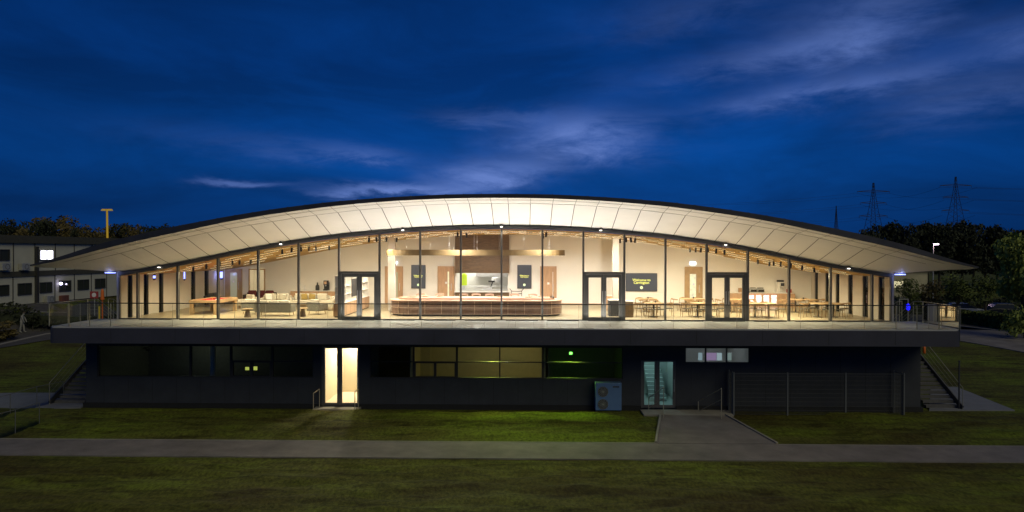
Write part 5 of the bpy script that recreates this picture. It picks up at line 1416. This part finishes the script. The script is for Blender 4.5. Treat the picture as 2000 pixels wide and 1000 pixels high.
# hedges
def hedge(name, pts, w, h, mt, label, n=2600, leaf=.10):
    rnd = random.Random(len(label)); m = MB(); core = MB()
    for a, b in zip(pts, pts[1:]):
        a, b = Vector(a), Vector(b); L = (b-a).length; d = (b-a)/L; u = Vector((-d.y, d.x, 0))
        z = (gz(a.x, a.y)+gz(b.x, b.y))/2
        core.bar((a.x, a.y, gz(a.x, a.y)+h*.42), (b.x, b.y, gz(b.x, b.y)+h*.42), w*.8, h*.82)
        for _ in range(int(n*L/sum((Vector(q)-Vector(r)).length for q, r in zip(pts, pts[1:])))):
            t = rnd.random(); s = rnd.uniform(-.5, .5)*w*1.05; zz = rnd.random()
            if rnd.random() < .6: zz = rnd.uniform(.9, 1.06)
            elif True: s = (.5 if rnd.random() < .5 else -.5)*w*rnd.uniform(.85, 1.1)
            c = a+d*(t*L)+u*s; c.z = gz(c.x, c.y)+zz*h*(1+.07*math.sin(t*L*2.1))
            q = Vector((rnd.gauss(0, 1), rnd.gauss(0, 1), rnd.gauss(0, 1))).normalized(); v = q.orthogonal().normalized(); k = q.cross(v); sz = leaf*rnd.uniform(.6, 1.4)
            m.quad(c-v*sz, c+k*sz*.6, c+v*sz, c-k*sz*.6)
    e = empty(name, (pts[0][0], pts[0][1], 0), label, 'hedge')
    m.build('foliage', mt, e); core.build('inner_branches', mt, e)
ha = [flat(1862, 634, -3.6), flat(1930, 641, -3.65), flat(2010, 655, -3.7), flat(2090, 668, -3.7)]
hedge('hedge', [(p.x, p.y+1.0, 0) for p in ha], 1.6, 1.25, m_leafC, 'long clipped hedge beside the right road', 5200, .13)
hb_ = [(-44.0, 22.5, 0), (-36.5, 27.5, 0), (-31.5, 38, 0)]
hedge('hedge', hb_, 1.5, 1.0, m_leafA, 'dark low hedge below the cabins', 3600, .13)
hedge('hedge', [(21, 46, 0), (42, 44, 0), (60, 40, 0)], 1.6, 1.8, m_leafA, 'dark hedge behind the parked cars', 4000, .16)

# ------------------------------------------------------------------ cabins on the left
P0 = Vector((-44.9, 25.5, 0)); P1 = Vector((-43.9, 37.0, 0)); U = (P1-P0).normalized(); Nn = Vector((U.y, -U.x, 0))
def cab(x, y): 
    p = plane(x, y, P0, Nn); return (p-P0).dot(U), p.z
CB = empty('site_cabins', (P0.x, P0.y, -1.4), 'two storey pale green-grey modular cabin block on the left', 'building')
def cbox(m, u0, u1, v0, v1, z0, z1, mi=0):
    n = len(m.v)
    for z in (z0, z1):
        for u, v in ((u0, v0), (u1, v0), (u1, v1), (u0, v1)): p = P0+U*u+Nn*v; m.v.append(Vector((p.x, p.y, z)))
    for q in ((3, 2, 1, 0), (4, 5, 6, 7), (0, 1, 5, 4), (1, 2, 6, 5), (2, 3, 7, 6), (3, 0, 4, 7)): m.f.append(tuple(n+i for i in q)); m.m.append(mi)
    return m
UL, UR = -9, 17.5; ZB, ZM0, ZM1, ZT2, ZR = -1.40, 1.14, 1.62, 4.20, 4.9
lw = cbox(cbox(MB(), UL, UR, -8, 0, ZB, ZM0), UL, UR, -8, -.02, ZM1, ZT2).build('wall', m_cabin, CB)
cbox(cbox(MB(), UL-.1, UR+.1, -8.1, .10, ZM0, ZM1), UL-.2, UR+.2, -8.3, .22, ZT2, ZR).build('roof_fascia', m_cabroof, CB)
def u_of(px_): return cab(px_, 540)[0]
m = MB()
for px_ in (-20, 25, 68, 107, 145, 178, 208, 236): 
    u = u_of(px_); cbox(m, u-.04, u+.04, .001, .03, ZB, ZM0-.001); 
for px_ in (26, 68, 108, 145, 180, 215):
    u = u_of(px_); cbox(m, u-.04, u+.04, .001, .03, ZM1+.001, ZT2-.001)
m.build('panel_joint', m_cabtrim, CB)
m = MB(); u = u_of(69); cbox(m, u-.1, u+.1, .12, .3, ZB, 3.9); m.build('downpipe', m_cabtrim, CB)
wins = [(-22, 17, 557, 578, 0), (34, 61, 553, 576, 0), (77, 101, 551, 572, 1), (115, 138, 548, 569, 2), (151, 173, 546, 566, 0), (185, 205, 544, 563, 1)]
upw = [(-20, 18, 487, 509, 0), (77, 104, 488, 508, 3), (150, 172, 490, 508, 0)]
for (a, b, y0, y1, kd) in wins+upw:
    ua, ub = cab(a, (y0+y1)/2)[0], cab(b, (y0+y1)/2)[0]; mid = (a+b)/2; z1_, z0_ = cab(mid, y0)[1], cab(mid, y1)[1]
    f = MB(); w = .07; v0, v1 = .002, .08
    cbox(f, ua, ub, v0, v1, z1_-w, z1_); cbox(f, ua, ub, v0, v1, z0_, z0_+w); cbox(f, ua, ua+w, v0, v1, z0_+w, z1_-w); cbox(f, ub-w, ub, v0, v1, z0_+w, z1_-w); um = (ua+ub)/2; cbox(f, um-w/2, um+w/2, v0, v1, z0_+w, z1_-w)
    fo = f.build('window', m_cabtrim, CB, label='brightly lit cabin window' if kd == 3 else None)
    cbox(MB(), ua+w, ub-w, .003, .03, z0_+w, z1_-w).build('pane', m_lit if kd == 3 else m_cabwin, fo)
    if kd == 3:
        pass
# wall mounted air units
for k, (px_, py, up) in enumerate([(5, 521, 1), (43, 521, 1), (92, 584, 0), (121, 583, 0)]):
    u, z = cab(px_, py); m = MB(); cbox(m, u-.45, u+.45, .05, .40, z-.32, z+.32)
    o = m.build('air_unit', m_galv if k != 3 else mat('brown casing', (.16, .06, .04), .6), None, bevel=.02)
    tag(o, ['pale wall air unit high at the far left of the cabins', 'pale wall air unit left of the bright cabin window', 'pale air unit on the lower cabin wall', 'brown air unit on the lower cabin wall'][k], 'air unit', 'air units on the cabin wall')
    g = MB(); 
    for q in range(12):
        t0, t1 = 2*math.pi*q/12, 2*math.pi*(q+1)/12
        c = P0+U*(u+.1)+Nn*.405
        g.bar(c+U*(.22*math.cos(t0))+Vector((0, 0, z+.22*math.sin(t0))), c+U*(.22*math.cos(t1))+Vector((0, 0, z+.22*math.sin(t1))), .02)
    go = g.build('fan_grille', m_cabtrim); go.parent = o
# two cold lights by the cabin windows
for k, (px_, py, s) in enumerate([(119, 554, .13), (129.5, 555, .07)]):
    p = plane(px_, py, P0+Nn*.15, Nn)
    o = MB().lathe((p.x, p.y, p.z-s), [(s*.5, 0), (s, s*.6), (s, s*1.4), (s*.5, s*2)], 12).build('cabin_light', mat('cabin light %d' % k, (.8, .8, 1), .5, emit=(.72, .66, 1), estr=7 if k == 0 else 2.5), smooth_=True)
    tag(o, ['larger cold white light beside the lower cabin window', 'smaller cold light on the lower cabin window'][k], 'light')
    if k == 0: l = lamp('POINT', 'glow', (p.x+.3, p.y-.1, p.z), 3, (.5, .45, 1), o, .05)
# floodlight mast
Y = 52; pb, pt = at(211, 470, Y), at(209, 410, Y)
e = empty('floodlight_mast', (pb.x, Y, pb.z), 'tall yellow lit pole with twin floodlight head behind the cabins', 'mast')
m_mast = mat('mast paint', (.75, .50, .05), .5, emit=(.70, .42, .02), estr=.22)  # yellow floodlight on the pole put into its colour and glow
MB().tube((pb.x, Y, gz(pb.x, Y)), (pt.x, Y, pt.z), .17, .11, 10).build('pole', m_mast, e)
MB().box(pt.x-.65, pt.x+.65, Y-.08, Y+.08, pt.z, pt.z+.12).build('crossbar', m_mast, e)
for dx in (-.45, .45): MB().box(pt.x+dx-.22, pt.x+dx+.22, Y-.2, Y+.15, pt.z-.12, pt.z+.02).build('floodlight', mat('floodlight body', (.5, .42, .15), .5, emit=(.6, .4, .1), estr=.25), e)
MB().box(pb.x, pb.x+2.6, Y-.2, Y+.2, at(211, 470, Y).z-.1, at(211, 468, Y).z).build('base_rail', m_galv, e)
# street lamp on the right
Y = 60; p = at(1828, 478, Y)
e = empty('street_lamp', (p.x-.35, Y, gz(p.x, Y)), 'street lamp with glowing pinkish white head above the right roof end', 'street lamp')
MB().tube((p.x-.35, Y, gz(p.x, Y)), (p.x-.35, Y, p.z-.05), .08, .05, 8).tube((p.x-.35, Y, p.z-.05), (p.x+.1, Y, p.z+.08), .04, .04, 8).build('pole', m_galv, e)
MB().box(p.x-.25, p.x+.3, Y-.14, Y+.14, p.z, p.z+.10).build('lens', m_purple, e); MB().box(p.x-.3, p.x+.35, Y-.17, Y+.17, p.z+.101, p.z+.18).build('head', m_galv, e)
lamp('POINT', 'glow', (p.x, Y-.5, p.z-.3), 60, (1, .7, .85), e, .2)
# pylons
def pylon(px_, ytop, ybase, wpx, label, Y=520, nm='pylon', arms=True, blade=False):
    pt, pb = at(px_, ytop, Y), at(px_, ybase+16, Y); H = pt.z-pb.z; w = wpx/F*(Y-CY); th = 1.1/F*(Y-CY)*.55
    e = empty(nm, (pb.x, Y, pb.z), label, 'pylon', 'electricity pylons on the horizon')
    def wd(t): return w/2*(1-t)**1.35+w*.035
    m = MB(); n = 9
    for k in range(n):
        t0, t1 = k/n, (k+1)/n
        for sy in (-1, 1):
            for sx_ in (-1, 1):
                m.bar((pb.x+sx_*wd(t0), Y+sy*wd(t0), pb.z+H*t0), (pb.x+sx_*wd(t1), Y+sy*wd(t1), pb.z+H*t1), th)
            m.bar((pb.x-wd(t0), Y+sy*wd(t0), pb.z+H*t0), (pb.x+wd(t1), Y+sy*wd(t1), pb.z+H*t1), th*.6)
            m.bar((pb.x+wd(t0), Y+sy*wd(t0), pb.z+H*t0), (pb.x-wd(t1), Y+sy*wd(t1), pb.z+H*t1), th*.6)
    m.build('tower', m_pylon, e)
    if arms:
        for (t, hw) in ((.83, 1.15), (.62, .92), (.38, 1.0)):
            a = MB(); z = pb.z+H*t; L = w*hw
            for s in (-1, 1):
                a.bar((pb.x+s*wd(t), Y, z), (pb.x+s*L, Y, z+H*.01), th*1.5); a.bar((pb.x+s*wd(t), Y, z+H*.035), (pb.x+s*L, Y, z+H*.01), th*1.3)
                a.bar((pb.x+s*L, Y, z+H*.01), (pb.x+s*L, Y, z-H*.03), th*.6)
            a.build('cross_arm', m_pylon, e)
    return e, [(pb.x+s*w*hw, Y, pb.z+H*t-H*.02) for (t, hw) in ((.83, 1.15), (.62, .92), (.38, 1.0)) for s in (-1, 1)]
eA, wA = pylon(1705.5, 357, 447, 27, 'left lattice electricity pylon on the right horizon', 560)
eB, wB = pylon(1866, 345, 437, 26, 'right lattice electricity pylon on the right horizon', 480)
pylon(1633, 402, 445, 7, 'slender double lattice mast left of the pylons', 560, nm='lattice_mast', arms=False)
def wires(A_, dx, dy, dz, label, parent=None):
    e = empty('power_line', A_[0], label, 'cable', 'power lines between the pylons')
    for (x, y, z) in A_:
        m = MB(); pv = None
        for k in range(17):
            t = k/16; p = Vector((x+dx*t, y+dy*t, z+dz*t-6*4*t*(1-t)))
            if pv: m.bar(pv, p, .11)
            pv = p
        m.build('wire', m_pylon, e)
wires(wA, wB[0][0]-wA[0][0], -80, wB[0][2]-wA[0][2], 'power lines strung between the two pylons')
wires(wB, 220, -90, 3, 'power lines running right from the right pylon')
wires(wA, -260, 60, -4, 'power lines running left from the left pylon')

# ------------------------------------------------------------------ cars on the right
def car(X, Y, rz, paint, label, z):
    e = empty('parked_car', (X, Y, z), label, 'car', 'cars parked beyond the right hedge')
    def P(mb, nm, mt, bev=0, par=e):
        o = mb.build(nm, mt, None, bevel=bev); o.parent = par; return o
    prof_ = [(-2.15, .35), (-2.2, .72), (-1.95, .9), (-1.2, .98), (1.1, .98), (1.95, .86), (2.2, .66), (2.2, .35)]
    m = MB(); n = len(prof_)
    for y in (-.88, .88):
        for p in prof_: m.v.append(Vector((p[0], y, p[1])))
    m.f.append(tuple(range(n))); m.m.append(0); m.f.append(tuple(n+n-1-i for i in range(n))); m.m.append(0)
    for i in range(n): j = (i+1) % n; m.f.append((i, i+n, j+n, j)); m.m.append(0)
    body = P(m, 'body', paint, .06)
    cab_ = [(-1.75, .97), (-1.15, 1.42), (.35, 1.46), (1.2, .98)]; m = MB(); n = 4
    for y, s in ((-.80, 1), (.80, 1)):
        for p in cab_: m.v.append(Vector((p[0], y*(.86 if p[1] > 1.2 else 1), p[1])))
    m.f.append((0, 1, 2, 3)); m.m.append(0); m.f.append((7, 6, 5, 4)); m.m.append(0)
    for i in range(4): j = (i+1) % 4; m.f.append((i, i+4, j+4, j)); m.m.append(0)
    P(m, 'windows', m_cabwin, .02)
    P(MB().box(-1.13, .36, -.66, .66, 1.44, 1.50), 'roof', paint, .03)
    for x in (-1.35, 1.35):
        for y in (-.86, .86):
            w_ = P(MB().tube((x, y-.1, .33), (x, y+.1, .33), .33, seg=18), 'wheel', m_tyre); P(MB().tube((x, y-.105, .33), (x, y+.105, .33), .19, seg=14), 'rim', m_steel, par=w_)
    for y in (-.6, .6):
        P(MB().box(2.17, 2.23, y-.18, y+.18, .62, .76), 'headlight', m_white); P(MB().box(-2.23, -2.16, y-.18, y+.18, .68, .82), 'tail_light', m_red)
    e.rotation_euler.z = rz; return e
p = flat(1880, 619, gz(30, 36)+.07); car(p.x, p.y, R(-18), m_carw, 'silver car parked beyond the right hedge, rear half hidden by the deck glass', gz(p.x, p.y)+.07)
p = flat(1925, 618, gz(30, 36)+.07); car(p.x+1.5, p.y-1, R(-14), m_card, 'dark car parked right of the silver car', gz(p.x+1.5, p.y-1)+.07)
p = flat(1815, 612, gz(30, 40)+.07); car(p.x, p.y+4, R(-5), m_card, 'dark car farther back behind the stair rails', gz(p.x, p.y+4)+.07)
# distant lit shed behind the small trees
e = empty('distant_shed', (38, 66, -3), 'long pale low building glimpsed behind the small right trees', 'building')
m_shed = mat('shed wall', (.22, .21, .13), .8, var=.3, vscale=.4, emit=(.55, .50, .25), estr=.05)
MB().box(24, 60, 66, 74, -3.6, .6).build('wall', m_shed, e); MB().box(23.5, 60.5, 65.7, 74.4, .601, 1.2).build('roof', m_cabroof, e)
m_wlit = mat('shed window light', (.9, .85, .6), .5, emit=(.95, .85, .45), estr=.55)
for k in range(9): MB().box(25.2+k*3.7, 26.9+k*3.7, 65.93, 65.99, -1.6-.2*(k % 2), -.7).build('window', m_wlit, e)
# objects around the left car park
def P2(px_, yb, Yk=None, z=None):
    z = lz if z is None else z; return flat(px_, yb, z)
p = flat(3, 622, -3.3); g_ = gz(p.x, p.y)
e = empty('plastic_barrier', (p.x, p.y, p.z), 'orange and cream plastic barrier cut by the left picture edge', 'barrier')
MB().box(p.x-.5, p.x+.35, p.y-.15, p.y+.15, p.z, p.z+.45).build('lower_block', m_cream, e, bevel=.04); MB().box(p.x-.5, p.x+.35, p.y-.12, p.y+.12, p.z+.451, p.z+.85).build('upper_block', m_orange, e, bevel=.04)
p = at(200, 588, 20)
o = MB().tube((p.x, 20, gz(p.x, 20)), (p.x, 20, at(200, 586, 20).z), .05, seg=8).lathe((p.x, 20, at(200, 586, 20).z), [(.13, 0), (.15, .05), (.11, .7), (.05, .9)], 12).build('orange_marker', m_orange); tag(o, 'orange marker post behind the left stair', 'post')
p = at(194, 620, 16)
o = MB().tube((p.x, 16, gz(p.x, 16)), (p.x, 16, at(194, 600, 16).z), .07, seg=10).lathe((p.x, 16, at(194, 600, 16).z), [(.08, 0), (.06, .05), (.01, .07)], 10).build('yellow_bollard', m_yellow); tag(o, 'yellow bollard low between the left stair rails', 'bollard')
p = at(184, 576, 27)
e = empty('notice_sign', (p.x, 27, gz(p.x, 27)), 'square red and white notice on posts in front of the cabins', 'sign')
MB().box(p.x-.38, p.x+.38, 26.98, 27.02, p.z-.32, p.z+.32).build('board', mat('sign red', (.35, .05, .05), .6), e); MB().tube((p.x, 26.97, p.z), (p.x, 26.96, p.z), .2, seg=20).build('disc', m_white, e)
MB().tube((p.x, 27.05, gz(p.x, 27)), (p.x, 27.05, p.z), .04, seg=8).build('post', m_galv, e)
p = at(218, 590, 17)
e = empty('parked_van', (p.x, 18, gz(p.x, 18)), 'dark van parked behind the left stair head', 'van')
g_ = gz(p.x, 18)
MB().box(p.x-1.0, p.x+1.0, 17, 20.2, g_+.3, g_+1.9).build('body', m_card, e, bevel=.12); MB().box(p.x-.85, p.x+.85, 16.97, 16.998, g_+1.1, g_+1.7).build('rear_window', m_cabwin, e)
for dx in (-.85, .85):
    for yy in (17.5, 19.6): MB().tube((p.x+dx-.1, yy, g_+.33), (p.x+dx+.1, yy, g_+.33), .33, seg=16).build('wheel', m_tyre, e)
    MB().box(p.x+dx-.08, p.x+dx+.08, 16.97, 16.998, g_+.7, g_+.95).build('tail_light', m_red, e)
# small dark shrub beside the figure
p = flat(64, 650, lz)
t = tree('S', 60, p.x, p.y, gz(p.x, p.y), 1.6, 1.3, 'x', 'x', m_leafA, n=700, leaf=.5, nm='young_tree', trunk_h=.4)
tag(t, 'small dark sapling right of the pale figure', 'tree')
for k, (px_, yb, w, h) in enumerate([(20, 612, 4.5, 2.2), (60, 604, 4.0, 2.0), (100, 607, 4.2, 1.9), (135, 603, 3.6, 1.7), (8, 640, 2.6, 1.6)]):
    p = flat(px_, yb+14, -3.2); g_ = gz(p.x, p.y)
    t = tree('S', 61+(k % 2), p.x, p.y, g_, h, w, 'x', 'x', m_leafA if k % 2 else m_leafB, n=900, leaf=.5, nm='shrub', trunk_h=.02)
    tag(t, 'low spreading shrub on the bank below the cabins, %s of five' % ['second from the left', 'third from the left', 'fourth from the left', 'rightmost', 'leftmost'][k], 'shrub', 'shrubs on the bank below the cabins')
# ------------------------------------------------------------------ the pale figure on the left
def person():
    p = flat(43, 653, lz); g_ = gz(p.x, p.y)+.06; hh = 1.70
    e = empty('person', (p.x, p.y, g_), 'person in pale clothing standing with head bowed beside the left car park', 'person')
    me = bpy.data.meshes.new('body')
    J = {'pel': (0, 0, .92), 'chest': (.02, 0, 1.25), 'neck': (.07, 0, 1.44), 'head0': (.11, 0, 1.52), 'head': (.15, 0, 1.63),
         'lsh': (.03, -.17, 1.38), 'lel': (.10, -.21, 1.12), 'lwr': (.20, -.15, .92), 'lha': (.23, -.13, .84),
         'rsh': (.05, .17, 1.38), 'rel': (.18, .20, 1.13), 'rwr': (.27, .14, .93), 'rha': (.30, .12, .85),
         'lhip': (0, -.10, .86), 'lkn': (-.06, -.10, .48), 'lan': (-.12, -.10, .08), 'lto': (.04, -.11, .03),
         'rhip': (0, .10, .86), 'rkn': (.10, .10, .48), 'ran': (.13, .11, .08), 'rto': (.29, .12, .03)}
    rad = {'pel': .15, 'chest': .16, 'neck': .06, 'head0': .085, 'head': .095, 'lsh': .07, 'lel': .05, 'lwr': .035, 'lha': .04, 'rsh': .07, 'rel': .05, 'rwr': .035, 'rha': .04,
           'lhip': .10, 'lkn': .075, 'lan': .06, 'lto': .04, 'rhip': .10, 'rkn': .075, 'ran': .06, 'rto': .04}
    E = [('pel', 'chest'), ('chest', 'neck'), ('neck', 'head0'), ('head0', 'head'), ('chest', 'lsh'), ('lsh', 'lel'), ('lel', 'lwr'), ('lwr', 'lha'), ('chest', 'rsh'), ('rsh', 'rel'), ('rel', 'rwr'), ('rwr', 'rha'),
         ('pel', 'lhip'), ('lhip', 'lkn'), ('lkn', 'lan'), ('lan', 'lto'), ('pel', 'rhip'), ('rhip', 'rkn'), ('rkn', 'ran'), ('ran', 'rto')]
    ks = list(J); me.from_pydata([J[k] for k in ks], [(ks.index(a), ks.index(b)) for a, b in E], [])
    o = bpy.data.objects.new('body', me); S.collection.objects.link(o); o.parent = e
    me.materials.append(m_cloth)
    sk = o.modifiers.new('skin', 'SKIN'); sb = o.modifiers.new('sub', 'SUBSURF'); sb.levels = 2; sb.render_levels = 2
    for v, k in zip(me.skin_vertices[0].data, ks): v.radius = (rad[k], rad[k])
    me.skin_vertices[0].data[0].use_root = True
    h = MB().lathe((.145, 0, 1.60), [(.06, 0), (.105, .04), (.108, .09), (.07, .14), (.01, .155)], 14).build('hair', m_hair, None, smooth_=True); h.parent = e
    e.rotation_euler.z = R(20)
person()
